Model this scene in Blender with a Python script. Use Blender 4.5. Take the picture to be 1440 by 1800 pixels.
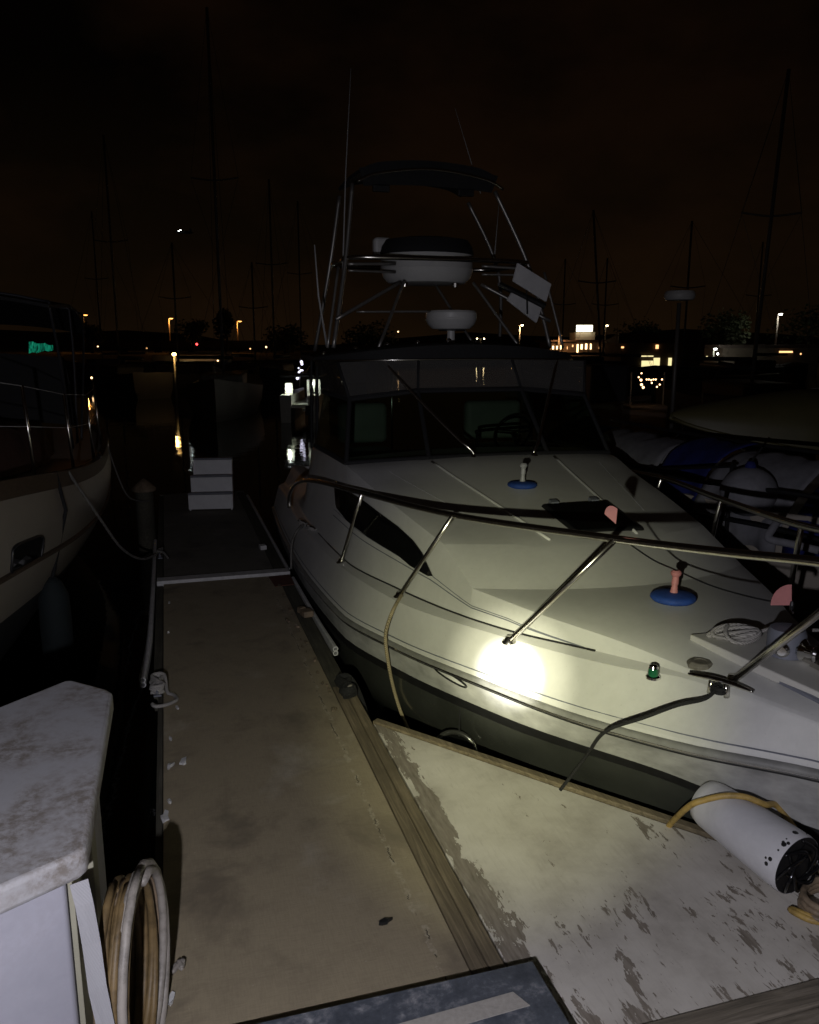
import bpy, bmesh, math, random
import numpy as np
from mathutils import Vector, Matrix

for o in list(bpy.data.objects): bpy.data.objects.remove(o)
S = bpy.context.scene
COL = S.collection
R = math.radians

# ------------------------------------------------------------------ camera
CAM_H = 2.2            # above the dock boards (dock z = 0, water z = -0.5)
PITCH = R(11.6157); YAW = R(16.3757)
cam_d = bpy.data.cameras.new('camera'); cam = bpy.data.objects.new('camera', cam_d); COL.objects.link(cam)
cam_d.sensor_fit = 'HORIZONTAL'; cam_d.sensor_width = 36; cam_d.lens = 36
cam_d.clip_start = 0.05; cam_d.clip_end = 6000
cam.location = (0, 0, CAM_H)
cam.rotation_euler = (math.pi/2 - PITCH, 0, -YAW)
S.camera = cam
S.render.resolution_x, S.render.resolution_y = 819, 1024
RT = Vector((math.cos(YAW), -math.sin(YAW), 0))
FH = Vector((math.sin(YAW), math.cos(YAW), 0))
FW = FH*math.cos(PITCH) - Vector((0, 0, math.sin(PITCH)))
UP = FH*math.sin(PITCH) + Vector((0, 0, math.cos(PITCH)))

# ------------------------------------------------------------------ night sky
W = bpy.data.worlds.new('World'); S.world = W; W.use_nodes = True
wn = W.node_tree.nodes; wl = W.node_tree.links; wn.clear()
w_out = wn.new('ShaderNodeOutputWorld'); w_bg = wn.new('ShaderNodeBackground')
w_tc = wn.new('ShaderNodeTexCoord')
w_n = wn.new('ShaderNodeTexNoise'); w_n.inputs['Scale'].default_value = 2.6; w_n.inputs['Detail'].default_value = 5; w_n.inputs['Roughness'].default_value = .55
w_map = wn.new('ShaderNodeMapping'); w_map.inputs['Scale'].default_value = (1, 1, 1.9); w_map.inputs['Location'].default_value = (.35, .1, .25)
w_r = wn.new('ShaderNodeValToRGB')
w_r.color_ramp.elements[0].position = .42; w_r.color_ramp.elements[0].color = (.0005, .0004, .0003, 1)
w_r.color_ramp.elements[1].position = .62; w_r.color_ramp.elements[1].color = (.0052, .0024, .0011, 1)
w_sep = wn.new('ShaderNodeSeparateXYZ')
w_g = wn.new('ShaderNodeValToRGB')          # city glow low over the horizon
w_g.color_ramp.elements[0].position = 0.0; w_g.color_ramp.elements[0].color = (.0062, .0034, .0012, 1)
w_g.color_ramp.elements[1].position = .28; w_g.color_ramp.elements[1].color = (.0004, .0002, .0001, 1)
w_add = wn.new('ShaderNodeMix'); w_add.data_type = 'RGBA'; w_add.blend_type = 'ADD'; w_add.inputs[0].default_value = 1
wl.new(w_tc.outputs['Generated'], w_map.inputs['Vector']); wl.new(w_map.outputs['Vector'], w_n.inputs['Vector'])
wl.new(w_n.outputs['Fac'], w_r.inputs['Fac'])
wl.new(w_tc.outputs['Generated'], w_sep.inputs['Vector']); wl.new(w_sep.outputs['Z'], w_g.inputs['Fac'])
wl.new(w_r.outputs['Color'], w_add.inputs[6]); wl.new(w_g.outputs['Color'], w_add.inputs[7])
wl.new(w_add.outputs[2], w_bg.inputs['Color']); w_bg.inputs['Strength'].default_value = .68
wl.new(w_bg.outputs['Background'], w_out.inputs['Surface'])

# ------------------------------------------------------------------ the photographer's hand torch (just left of and below the lens)
TORCH = cam.location - RT*.26 - UP*.36
def ray(px, py): return (RT*((px-720)/1440) - UP*((py-900)/1440) + FW)
def spot(name, energy, col, half_deg, blend, target, size=.02):
    l = bpy.data.lights.new(name, 'SPOT'); l.energy = energy; l.color = col
    l.spot_size = R(half_deg*2); l.spot_blend = blend; l.shadow_soft_size = size
    o = bpy.data.objects.new(name, l); COL.objects.link(o); o.location = TORCH
    o.rotation_euler = (Vector(target)-TORCH).to_track_quat('-Z', 'Y').to_euler()
HOT = (1.735, 3.935, .405)
spot('torch_core', 6000, (1, .97, .84), 2.8, 1.0, HOT)
spot('torch_inner', 1500, (1, .97, .68), 5.2, 1.0, HOT)
spot('torch_corona', 590, (.97, .97, .50), 16.5, 1.0, HOT)
spot('torch_spill', 235, (.92, .90, 1.0), 64, .85, TORCH + FW*3 - UP*.95 - RT*.05)

S.view_settings.view_transform = 'Standard'; S.view_settings.look = 'None'
S.view_settings.exposure = 0; S.view_settings.gamma = 1; S.view_settings.use_curve_mapping = False
S.render.engine = 'CYCLES'
S.cycles.use_denoising = True

# ------------------------------------------------------------------ helpers
rng = random.Random(7)
def at(px, py, d):
    """world point seen in direction (px, py) at forward distance d"""
    return Vector(cam.location) + ray(px, py)*d
def on_z(px, py, z):
    r = ray(px, py); return Vector(cam.location) + r*((z-CAM_H)/r.z)
def on_y(px, py, y):
    r = ray(px, py); return Vector(cam.location) + r*(y/r.y)

ORG = {}
def empty(name, loc, label=None, cat=None, group=None, kind=None):
    o = bpy.data.objects.new(name, None); COL.objects.link(o); o.location = loc; o.empty_display_size = .1
    ORG[o.name] = Vector(loc); tag(o, label, cat, group, kind); return o
def tag(o, label=None, cat=None, group=None, kind=None):
    if label: o['label'] = label
    if cat: o['category'] = cat
    if group: o['group'] = group
    if kind: o['kind'] = kind
    return o
def mk(name, VF, mat, parent=None, smooth=False, bevel=0, seg=2, angle=30, auto=None):
    V, F = VF
    V = [Vector(v) for v in V]
    lo = Vector((min(v.x for v in V), min(v.y for v in V), min(v.z for v in V)))
    hi = Vector((max(v.x for v in V), max(v.y for v in V), max(v.z for v in V)))
    org = Vector(((lo.x+hi.x)/2, (lo.y+hi.y)/2, lo.z))
    me = bpy.data.meshes.new(name); me.from_pydata([v-org for v in V], [], F); me.update()
    bm = bmesh.new(); bm.from_mesh(me); bmesh.ops.recalc_face_normals(bm, faces=bm.faces); bm.to_mesh(me); bm.free()
    me.materials.append(mat)
    if smooth:
        me.polygons.foreach_set('use_smooth', [True]*len(me.polygons))
        if auto is not None: me.set_sharp_from_angle(angle=R(auto))
    o = bpy.data.objects.new(name, me); COL.objects.link(o)
    ORG[o.name] = org
    if parent is not None:
        o.parent = parent; o.location = org - ORG[parent.name]
    else: o.location = org
    if bevel:
        b = o.modifiers.new('bevel', 'BEVEL'); b.width = bevel; b.segments = seg; b.limit_method = 'ANGLE'; b.angle_limit = R(angle)
    return o
def join(*parts):
    V = []; F = []
    for v, f in parts:
        n = len(V); V += [Vector(p) for p in v]; F += [tuple(i+n for i in q) for q in f]
    return V, F
def box(x0, x1, y0, y1, z0, z1):
    return ([(x0,y0,z0),(x1,y0,z0),(x1,y1,z0),(x0,y1,z0),(x0,y0,z1),(x1,y0,z1),(x1,y1,z1),(x0,y1,z1)],
            [(3,2,1,0),(4,5,6,7),(0,1,5,4),(1,2,6,5),(2,3,7,6),(3,0,4,7)])
def obox(c, size, rotz=0, M=None):
    V, F = box(-size[0]/2, size[0]/2, -size[1]/2, size[1]/2, -size[2]/2, size[2]/2)
    M = M or Matrix.Rotation(rotz, 3, 'Z')
    return [Vector(c) + M@Vector(v) for v in V], F
def xform(VF, M): return [M@Vector(v) for v in VF[0]], VF[1]
def prism(poly, z0, z1):
    n = len(poly)
    V = [(p[0], p[1], z0) for p in poly] + [(p[0], p[1], z1) for p in poly]
    F = [tuple(range(n-1, -1, -1)), tuple(range(n, 2*n))] + [(i, (i+1) % n, n+(i+1) % n, n+i) for i in range(n)]
    return V, F
def catmull(P, n=8, closed=False):
    P = [Vector(p) for p in P]; out = []; m = len(P)
    for i in range(m if closed else m-1):
        if closed: a, b, c, d = P[(i-1) % m], P[i], P[(i+1) % m], P[(i+2) % m]
        else: a, b, c, d = P[max(i-1, 0)], P[i], P[i+1], P[min(i+2, m-1)]
        for k in range(n):
            t = k/n
            out.append(.5*((2*b)+(-a+c)*t+(2*a-5*b+4*c-d)*t*t+(-a+3*b-3*c+d)*t**3))
    if not closed: out.append(P[-1])
    return out
def tube(path, r, segs=8, closed=False, caps=True):
    P = [Vector(p) for p in path]; n = len(P); V = []; F = []
    rr = r if callable(r) else (lambda t: r)
    up = None
    for i, p in enumerate(P):
        a = P[(i-1) % n] if (closed or i > 0) else p; b = P[(i+1) % n] if (closed or i < n-1) else p
        t = (b-a).normalized() if (b-a).length > 1e-9 else Vector((0, 0, 1))
        if up is None: up = Vector((0, 0, 1)) if abs(t.z) < .9 else Vector((1, 0, 0))
        u = (up - t*up.dot(t)).normalized(); w = t.cross(u); up = u
        q = rr(i/max(1, n-1))
        for k in range(segs):
            g = 2*math.pi*k/segs; V.append(p + u*(math.cos(g)*q) + w*(math.sin(g)*q))
    for i in range(n if closed else n-1):
        j = (i+1) % n
        for k in range(segs):
            l = (k+1) % segs; F.append((i*segs+k, i*segs+l, j*segs+l, j*segs+k))
    if caps and not closed:
        F.append(tuple(range(segs-1, -1, -1))); F.append(tuple((n-1)*segs+k for k in range(segs)))
    return V, F
def lathe(prof, c, segs=24, axis=(0, 0, 1), sx=1, sy=1):
    """prof = [(r, h)...] along axis"""
    ax = Vector(axis).normalized(); u = ax.orthogonal().normalized()
    if abs(ax.z) > .99: u = Vector((1, 0, 0))
    w = ax.cross(u); V = []; F = []; n = len(prof)
    for r_, h in prof:
        for k in range(segs):
            g = 2*math.pi*k/segs
            V.append(Vector(c) + ax*h + u*(math.cos(g)*r_*sx) + w*(math.sin(g)*r_*sy))
    for i in range(n-1):
        for k in range(segs):
            l = (k+1) % segs; F.append((i*segs+k, i*segs+l, (i+1)*segs+l, (i+1)*segs+k))
    F.append(tuple(range(segs-1, -1, -1))); F.append(tuple((n-1)*segs+k for k in range(segs)))
    return V, F
def grid(rows):
    n = len(rows[0]); V = [Vector(p) for r_ in rows for p in r_]
    F = [(i*n+k, i*n+k+1, (i+1)*n+k+1, (i+1)*n+k) for i in range(len(rows)-1) for k in range(n-1)]
    return V, F
def thick(V, F, d):
    """give an open sheet a thickness by offsetting along vertex normals"""
    me = bpy.data.meshes.new('tmp'); me.from_pydata([Vector(v) for v in V], [], F); me.update()
    bm = bmesh.new(); bm.from_mesh(me); bmesh.ops.solidify(bm, geom=bm.faces[:], thickness=d)
    bm.verts.ensure_lookup_table()
    V2 = [v.co.copy() for v in bm.verts]; F2 = [tuple(v.index for v in f.verts) for f in bm.faces]
    bm.free(); bpy.data.meshes.remove(me); return V2, F2
def pchip(xs, ys):
    xs = np.array(xs, float); ys = np.array(ys, float)
    h = np.diff(xs); dl = np.diff(ys)/h; m = np.zeros(len(xs))
    for i in range(1, len(xs)-1):
        if dl[i-1]*dl[i] > 0:
            w1 = 2*h[i]+h[i-1]; w2 = h[i]+2*h[i-1]; m[i] = (w1+w2)/(w1/dl[i-1]+w2/dl[i])
    m[0] = dl[0]; m[-1] = dl[-1]
    def f(x):
        x = min(max(x, xs[0]), xs[-1]); i = min(max(int(np.searchsorted(xs, x))-1, 0), len(xs)-2)
        t = (x-xs[i])/h[i]
        return float((1+2*t)*(1-t)**2*ys[i] + t*(1-t)**2*h[i]*m[i] + t*t*(3-2*t)*ys[i+1] + t*t*(t-1)*h[i]*m[i+1])
    return f

# ------------------------------------------------------------------ materials
def nodes(name):
    m = bpy.data.materials.new(name); m.use_nodes = True
    nt = m.node_tree; b = nt.nodes['Principled BSDF']; return m, nt, b
def N(nt, t, **kw):
    n = nt.nodes.new(t)
    for k, v in kw.items():
        if k in n.inputs: n.inputs[k].default_value = v
        else: setattr(n, k, v)
    return n
def coords(nt, scale=(1, 1, 1), kind='Object'):
    tc = N(nt, 'ShaderNodeTexCoord'); mp = N(nt, 'ShaderNodeMapping'); mp.inputs['Scale'].default_value = scale
    nt.links.new(tc.outputs[kind], mp.inputs['Vector']); return mp.outputs['Vector']
def noise(nt, vec, scale, detail=4, rough=.55, dist=0):
    n = N(nt, 'ShaderNodeTexNoise', Scale=scale, Detail=detail, Roughness=rough, Distortion=dist)
    nt.links.new(vec, n.inputs['Vector']); return n.outputs['Fac']
def ramp(nt, fac, stops):
    r = N(nt, 'ShaderNodeValToRGB'); e = r.color_ramp.elements
    while len(e) < len(stops): e.new(.5)
    for i, (p, c) in enumerate(stops):
        e[i].position = p; e[i].color = (*c, 1) if len(c) == 3 else c
    nt.links.new(fac, r.inputs['Fac']); return r.outputs['Color']
def mixc(nt, fac, a, b):
    m = N(nt, 'ShaderNodeMix', data_type='RGBA')
    for s, v in ((0, fac), (6, a), (7, b)):
        if hasattr(v, 'is_linked') or isinstance(v, bpy.types.NodeSocket): nt.links.new(v, m.inputs[s])
        else: m.inputs[s].default_value = v if s == 0 else (*v, 1)
    return m.outputs[2]
def math_(nt, op, a, b=0, clamp=False):
    m = N(nt, 'ShaderNodeMath', operation=op); m.use_clamp = clamp
    for s, v in ((0, a), (1, b)):
        if isinstance(v, bpy.types.NodeSocket): nt.links.new(v, m.inputs[s])
        else: m.inputs[s].default_value = v
    return m.outputs[0]
def bump(nt, b, h, strength=.3, dist=.01):
    n = N(nt, 'ShaderNodeBump', Strength=strength, Distance=dist); nt.links.new(h, n.inputs['Height'])
    nt.links.new(n.outputs['Normal'], b.inputs['Normal'])
def plain(name, col, rough=.5, metal=0, var=.15, scale=8, bmp=0, stretch=(1, 1, 1), spec=None, coat=0):
    m, nt, b = nodes(name)
    v = coords(nt, stretch); f = noise(nt, v, scale, 6, .6)
    c = ramp(nt, f, [(.3, [x*(1-var) for x in col]), (.7, [min(1, x*(1+var)) for x in col])])
    nt.links.new(c, b.inputs['Base Color']); b.inputs['Roughness'].default_value = rough; b.inputs['Metallic'].default_value = metal
    if spec is not None: b.inputs['Specular IOR Level'].default_value = spec
    if coat: b.inputs['Coat Weight'].default_value = coat; b.inputs['Coat Roughness'].default_value = .12
    if bmp: bump(nt, b, noise(nt, v, scale*4, 4, .6), bmp, .004)
    return m
def emit(name, col, s):
    m, nt, b = nodes(name); b.inputs['Base Color'].default_value = (.02, .02, .02, 1)
    b.inputs['Emission Color'].default_value = (*col, 1); b.inputs['Emission Strength'].default_value = s; return m
M = {}
def gelcoat(name, col, rough):
    m, nt, b = nodes(name); v = coords(nt)
    big = noise(nt, v, 1.1, 5, .6); fine = noise(nt, v, 22, 6, .7)
    f = math_(nt, 'ADD', math_(nt, 'MULTIPLY', big, .75), math_(nt, 'MULTIPLY', fine, .25))
    c = ramp(nt, f, [(.32, [x*.84 for x in col]), (.55, col), (.75, [min(1, x*1.05) for x in col])])
    sp = noise(nt, v, 60, 2, .5); c = mixc(nt, ramp(nt, sp, [(.70, (0, 0, 0)), (.78, (.35, .35, .35))]), c, [x*.55 for x in col])
    nt.links.new(c, b.inputs['Base Color'])
    nt.links.new(ramp(nt, big, [(.3, (rough*.8,)*3), (.7, (rough*1.3,)*3)]), b.inputs['Roughness'])
    bump(nt, b, fine, .06, .002); return m
M['gel'] = gelcoat('gelcoat_white', (.575, .575, .555), .38)
M['gel_grey'] = gelcoat('gelcoat_grey', (.40, .40, .40), .45)
M['rub_grey'] = plain('rub_rail_grey', (.20, .20, .19), .4, var=.2, scale=10)
M['band'] = plain('topside_grey', (.36, .36, .35), .22, var=.3, scale=9, stretch=(1, .3, 1))
M['nonskid'] = gelcoat('deck_nonskid', (.56, .55, .50), .6)
M['hull_dark'] = plain('hull_dark_green', (.040, .042, .038), .14, var=.2, scale=3)
M['stainless'] = plain('stainless', (.62, .60, .55), .22, 1, .08, 30)
M['tower_alloy'] = plain('tower_alloy', (.34, .33, .31), .42, .8, .1, 20)
M['chrome'] = plain('chrome', (.75, .75, .74), .10, 1, .05, 20)
M['black'] = plain('black_rubber', (.012, .012, .013), .45, var=.3, scale=20)
M['rubber_shine'] = plain('rubber_shine', (.03, .03, .028), .18, var=.2)
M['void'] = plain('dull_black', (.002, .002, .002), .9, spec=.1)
M['blackgloss'] = plain('black_gloss', (.006, .006, .007), .12, var=.2)
M['glass'] = plain('smoked_glass', (.004, .005, .005), .04, var=.1)
M['white_plastic'] = plain('white_plastic', (.70, .70, .71), .45, var=.08, scale=6, bmp=.05)
M['grey_plastic'] = plain('grey_plastic', (.16, .17, .20), .5, var=.15)
M['canvas_black'] = plain('black_canvas', (.010, .010, .011), .85, var=.3, scale=40, bmp=.3)
M['canvas_blue'] = plain('blue_canvas', (.008, .014, .125), .8, var=.25, scale=14, bmp=.3)
M['blue_cover'] = plain('blue_cover', (.012, .050, .24), .75, var=.2, scale=30, bmp=.4)
M['maroon'] = plain('maroon_canvas', (.10, .035, .022), .85, var=.25, scale=12, bmp=.3)
M['cream_hull'] = plain('cream_hull', (.27, .245, .205), .4, var=.1, scale=2)
M['dark_lower_hull'] = plain('dark_lower_hull', (.012, .014, .016), .7, var=.2, scale=3)
M['teak'] = plain('teak', (.06, .04, .025), .6, var=.3, scale=12, stretch=(6, 1, 6))
M['pink'] = plain('pink_plastic', (.52, .21, .20), .6, var=.1, scale=20)
M['brown_cap'] = plain('brown_cap', (.13, .12, .10), .6, var=.2, scale=30)
M['green_lens'] = plain('green_lens', (.01, .09, .04), .12, var=.2)
M['seat'] = plain('seat_vinyl', (.26, .29, .25), .6, var=.1)
M['cover_white'] = plain('white_canvas', (.20, .20, .22), .85, var=.2, scale=9, bmp=.3)
M['olive_hull'] = plain('olive_hull', (.10, .088, .035), .5, var=.12, scale=4)
M['pvc'] = plain('white_vinyl', (.52, .52, .52), .5, var=.18, scale=15, bmp=.1)
M['webbing'] = None
def rope_mat(name, col, twist=90):
    m, nt, b = nodes(name); v = coords(nt); w = N(nt, 'ShaderNodeTexWave', Scale=twist*.5, Distortion=1.5, Detail=2)
    w.bands_direction = 'DIAGONAL'; nt.links.new(v, w.inputs['Vector'])
    c = ramp(nt, w.outputs['Fac'], [(.1, [x*.45 for x in col]), (.6, col)]); g = noise(nt, v, 14, 4)
    c = mixc(nt, ramp(nt, g, [(.4, (0, 0, 0)), (.75, (.5, .5, .5))]), c, [x*.45 for x in col])
    nt.links.new(c, b.inputs['Base Color']); b.inputs['Roughness'].default_value = .85
    bump(nt, b, w.outputs['Fac'], .7, .004); return m
M['rope_white'] = rope_mat('rope_white', (.46, .44, .41))
M['rope_tan'] = rope_mat('rope_tan', (.40, .33, .20))
M['rope_grey'] = rope_mat('rope_grey', (.22, .21, .19))
M['rope_black'] = rope_mat('rope_black', (.010, .010, .011))
def hose_mat(name, col):
    m, nt, b = nodes(name); v = coords(nt); f = noise(nt, v, 9, 6, .7)
    c = ramp(nt, f, [(.35, [x*.4 for x in col]), (.55, col), (.8, [min(1, x*1.2) for x in col])])
    nt.links.new(c, b.inputs['Base Color']); b.inputs['Roughness'].default_value = .55; bump(nt, b, f, .15, .003); return m
M['hose_yellow'] = hose_mat('hose_yellow', (.40, .27, .075))
M['hose_ochre'] = hose_mat('hose_ochre', (.17, .115, .05))
M['hose_white'] = hose_mat('hose_white', (.29, .265, .235))
M['hose_pale'] = hose_mat('hose_pale', (.24, .18, .12))

# weathered timber, grain along y (or x)
def timber(name, col, along='y', pale=(.3, .26, .2)):
    m, nt, b = nodes(name)
    v = coords(nt, (26, 1.2, 26) if along == 'y' else (1.2, 26, 26))
    g = noise(nt, v, 2.2, 8, .65, .6); st = noise(nt, coords(nt), 2.3, 5, .6)
    c = ramp(nt, g, [(.3, [x*.45 for x in col]), (.52, col), (.72, pale)])
    c = mixc(nt, ramp(nt, st, [(.42, (0, 0, 0)), (.7, (.8, .8, .8))]), c, [x*.55 for x in col])
    nt.links.new(c, b.inputs['Base Color']); b.inputs['Roughness'].default_value = .85; bump(nt, b, g, .8, .006); return m
M['timber_y'] = timber('timber_y', (.17, .135, .085), 'y', (.26, .21, .14))
M['timber_x'] = timber('timber_x', (.17, .145, .11), 'x', (.27, .235, .19))
M['timber_dark'] = timber('timber_dark', (.075, .07, .05), 'y', (.13, .12, .09))

def deck_mat(name, base, light, dark, world_off):
    m, nt, b = nodes(name); v = coords(nt)
    weave = noise(nt, coords(nt, (160, 14, 1)), 1.0, 3, .6)
    weave2 = noise(nt, coords(nt, (14, 160, 1)), 1.0, 3, .6)
    wv = math_(nt, 'MULTIPLY', math_(nt, 'ADD', weave, weave2), .5)
    big = noise(nt, v, 1.5, 7, .62, .3); mid = noise(nt, v, 5.5, 6, .68)
    c = ramp(nt, big, [(.34, dark), (.45, base), (.56, base), (.68, light)])
    c = mixc(nt, ramp(nt, mid, [(.50, (0, 0, 0)), (.75, (.55, .55, .55))]), c, dark)
    c = mixc(nt, ramp(nt, wv, [(.38, (.28, .28, .28)), (.60, (0, 0, 0))]), c, [x*.5 for x in base])
    sp = noise(nt, v, 42, 3, .6)
    c = mixc(nt, ramp(nt, sp, [(.70, (0, 0, 0)), (.76, (.5, .5, .5))]), c, light)
    # one wandering hairline crack beside the timber on the right
    sep = N(nt, 'ShaderNodeSeparateXYZ'); nt.links.new(v, sep.inputs['Vector'])
    wob = math_(nt, 'MULTIPLY', math_(nt, 'SUBTRACT', noise(nt, coords(nt, (0, 1, 0)), 4, 9, .8), .5), .12)
    dx = math_(nt, 'ABSOLUTE', math_(nt, 'SUBTRACT', math_(nt, 'ADD', sep.outputs['X'], wob), world_off))
    gate = ramp(nt, noise(nt, coords(nt, (0, 1, 0)), 5, 3), [(.51, (0, 0, 0)), (.53, (1, 1, 1))])
    crack = math_(nt, 'MULTIPLY', math_(nt, 'LESS_THAN', dx, .0019), gate)
    halo = math_(nt, 'MULTIPLY', math_(nt, 'LESS_THAN', dx, .012), ramp(nt, noise(nt, v, 30, 4, .7), [(.48, (0, 0, 0)), (.6, (.7, .7, .7))]))
    c = mixc(nt, halo, c, light)
    c = mixc(nt, crack, c, (.012, .010, .008))
    nt.links.new(c, b.inputs['Base Color']); b.inputs['Roughness'].default_value = .9
    hh = math_(nt, 'SUBTRACT', math_(nt, 'ADD', wv, math_(nt, 'MULTIPLY', mid, .6)), math_(nt, 'MULTIPLY', crack, 2))
    bump(nt, b, hh, .35, .004); return m
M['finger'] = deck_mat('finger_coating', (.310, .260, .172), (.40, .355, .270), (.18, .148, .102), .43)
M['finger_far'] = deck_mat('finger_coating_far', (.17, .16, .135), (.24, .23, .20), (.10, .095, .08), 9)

def peeled():
    m, nt, b = nodes('peeling_white_paint'); v = coords(nt)
    sep = N(nt, 'ShaderNodeSeparateXYZ'); nt.links.new(v, sep.inputs['Vector'])
    near = math_(nt, 'MULTIPLY', sep.outputs['Y'], -.10)       # more foot traffic, more wear towards the walkway
    g = noise(nt, coords(nt, (74, 15, 1)), 1.0, 4, .6, .6)      # short flakes along the ply grain
    g2 = noise(nt, coords(nt, (10, 3.6, 1)), 1.0, 7, .66, .5)   # larger bare patches
    d = noise(nt, v, 2.3, 3, .5)
    flake = math_(nt, 'GREATER_THAN', math_(nt, 'ADD', math_(nt, 'ADD', g, math_(nt, 'MULTIPLY', d, .36)), near), .925)
    patch = math_(nt, 'GREATER_THAN', math_(nt, 'ADD', math_(nt, 'ADD', math_(nt, 'ADD', g2, math_(nt, 'MULTIPLY', g, .30)), math_(nt, 'MULTIPLY', d, .42)), near), 1.02)
    edge = math_(nt, 'GREATER_THAN', math_(nt, 'SUBTRACT', math_(nt, 'ADD', g2, math_(nt, 'MULTIPLY', g, .3)), math_(nt, 'MULTIPLY', math_(nt, 'ABSOLUTE', math_(nt, 'ADD', sep.outputs['X'], .87)), 2.6)), .52)
    bare = math_(nt, 'MAXIMUM', math_(nt, 'MAXIMUM', flake, patch), edge)
    pn = noise(nt, v, 3, 6, .65); fine = noise(nt, coords(nt, (60, 8, 1)), 1, 4, .6)
    paint = ramp(nt, pn, [(.3, (.39, .36, .32)), (.5, (.53, .50, .45)), (.75, (.62, .59, .54))])
    paint = mixc(nt, ramp(nt, fine, [(.55, (0, 0, 0)), (.8, (.35, .35, .35))]), paint, (.30, .27, .23))
    wood = ramp(nt, fine, [(.25, (.13, .112, .09)), (.5, (.22, .19, .155)), (.8, (.30, .27, .23))])
    nt.links.new(mixc(nt, bare, paint, wood), b.inputs['Base Color']); b.inputs['Roughness'].default_value = .75
    bump(nt, b, math_(nt, 'ADD', math_(nt, 'MULTIPLY', math_(nt, 'SUBTRACT', 1, bare), 1.0), math_(nt, 'MULTIPLY', fine, .35)), .6, .004)
    return m
M['peel'] = peeled()

def dirty_white(name, col, dirt, amount):
    m, nt, b = nodes(name); v = coords(nt); big = noise(nt, v, 3.2, 7, .68, .4); sp = noise(nt, v, 34, 5, .7)
    c = ramp(nt, big, [(.32, [x*.78 for x in col]), (.6, col)])
    f = math_(nt, 'MULTIPLY', ramp(nt, big, [(.40, (0, 0, 0)), (.58, (1, 1, 1))]), ramp(nt, sp, [(.36, (.25*amount,)*3), (.60, (amount,)*3)]))
    c = mixc(nt, f, c, dirt)
    nt.links.new(c, b.inputs['Base Color']); b.inputs['Roughness'].default_value = .6; bump(nt, b, sp, .12, .003); return m
M['box_lid'] = dirty_white('dock_box_lid', (.46, .46, .48), (.19, .165, .14), .9)
M['box_side'] = dirty_white('dock_box_side', (.40, .40, .46), (.30, .29, .32), .4)
M['box_trim'] = plain('dock_box_trim', (.30, .29, .22), .6, var=.1)
M['tube_white'] = dirty_white('white_tube', (.60, .60, .62), (.42, .41, .42), .35)
def steel():
    m, nt, b = nodes('worn_blue_grey'); v = coords(nt); a = noise(nt, v, 7, 7, .7, .3); f = noise(nt, v, 45, 4, .6)
    k = math_(nt, 'ADD', math_(nt, 'MULTIPLY', a, .75), math_(nt, 'MULTIPLY', f, .25))
    c = ramp(nt, k, [(.36, (.045, .052, .066)), (.50, (.085, .096, .118)), (.57, (.17, .178, .20)), (.66, (.40, .40, .41))])
    nt.links.new(c, b.inputs['Base Color']); b.inputs['Roughness'].default_value = .55; bump(nt, b, f, .1, .002); return m
M['steel'] = steel()
M['grip'] = plain('grip_strip', (.36, .34, .31), .9, var=.12, scale=60, bmp=.4)
def webbing():
    m, nt, b = nodes('webbing'); w = N(nt, 'ShaderNodeTexWave', Scale=95, Distortion=.2); w.bands_direction = 'Z'
    nt.links.new(coords(nt), w.inputs['Vector'])
    nt.links.new(ramp(nt, w.outputs['Fac'], [(0, (.26, .26, .28)), (1, (.48, .48, .50))]), b.inputs['Base Color'])
    b.inputs['Roughness'].default_value = .8; bump(nt, b, w.outputs['Fac'], .5, .002); return m
M['webbing'] = webbing()
def vinyl():
    m, nt, b = nodes('clear_vinyl'); out = nt.nodes['Material Output']
    v = coords(nt); h = noise(nt, v, 5, 4, .6, .8)
    gl = N(nt, 'ShaderNodeBsdfGlossy', Roughness=.06); gl.inputs['Color'].default_value = (.9, .9, .88, 1)
    tr = N(nt, 'ShaderNodeBsdfTransparent'); tr.inputs['Color'].default_value = (.62, .60, .56, 1)
    df = N(nt, 'ShaderNodeBsdfDiffuse'); df.inputs['Color'].default_value = (.45, .44, .42, 1)
    bp = N(nt, 'ShaderNodeBump', Strength=.5, Distance=.05); nt.links.new(h, bp.inputs['Height']); nt.links.new(bp.outputs['Normal'], gl.inputs['Normal'])
    m1 = N(nt, 'ShaderNodeMixShader'); m1.inputs[0].default_value = .14; nt.links.new(tr.outputs[0], m1.inputs[1]); nt.links.new(df.outputs[0], m1.inputs[2])
    lw = N(nt, 'ShaderNodeLayerWeight', Blend=.5); nt.links.new(bp.outputs['Normal'], lw.inputs['Normal'])
    fc_ = math_(nt, 'ADD', math_(nt, 'MULTIPLY', math_(nt, 'POWER', lw.outputs['Facing'], 5), .95), .05)
    m2 = N(nt, 'ShaderNodeMixShader'); nt.links.new(fc_, m2.inputs[0]); nt.links.new(m1.outputs[0], m2.inputs[1]); nt.links.new(gl.outputs[0], m2.inputs[2])
    nt.links.new(m2.outputs[0], out.inputs['Surface']); return m
M['vinyl'] = vinyl()
def windscreen():
    m, nt, b = nodes('tinted_windscreen'); out = nt.nodes['Material Output']
    gl = N(nt, 'ShaderNodeBsdfGlossy', Roughness=.02); tr = N(nt, 'ShaderNodeBsdfTransparent'); tr.inputs['Color'].default_value = (.66, .72, .66, 1)
    lw = N(nt, 'ShaderNodeLayerWeight', Blend=.5); fc_ = math_(nt, 'ADD', math_(nt, 'MULTIPLY', math_(nt, 'POWER', lw.outputs['Facing'], 5), .95), .05); m2 = N(nt, 'ShaderNodeMixShader')
    nt.links.new(fc_, m2.inputs[0]); nt.links.new(tr.outputs[0], m2.inputs[1]); nt.links.new(gl.outputs[0], m2.inputs[2])
    nt.links.new(m2.outputs[0], out.inputs['Surface']); return m
M['windscreen'] = windscreen()
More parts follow.
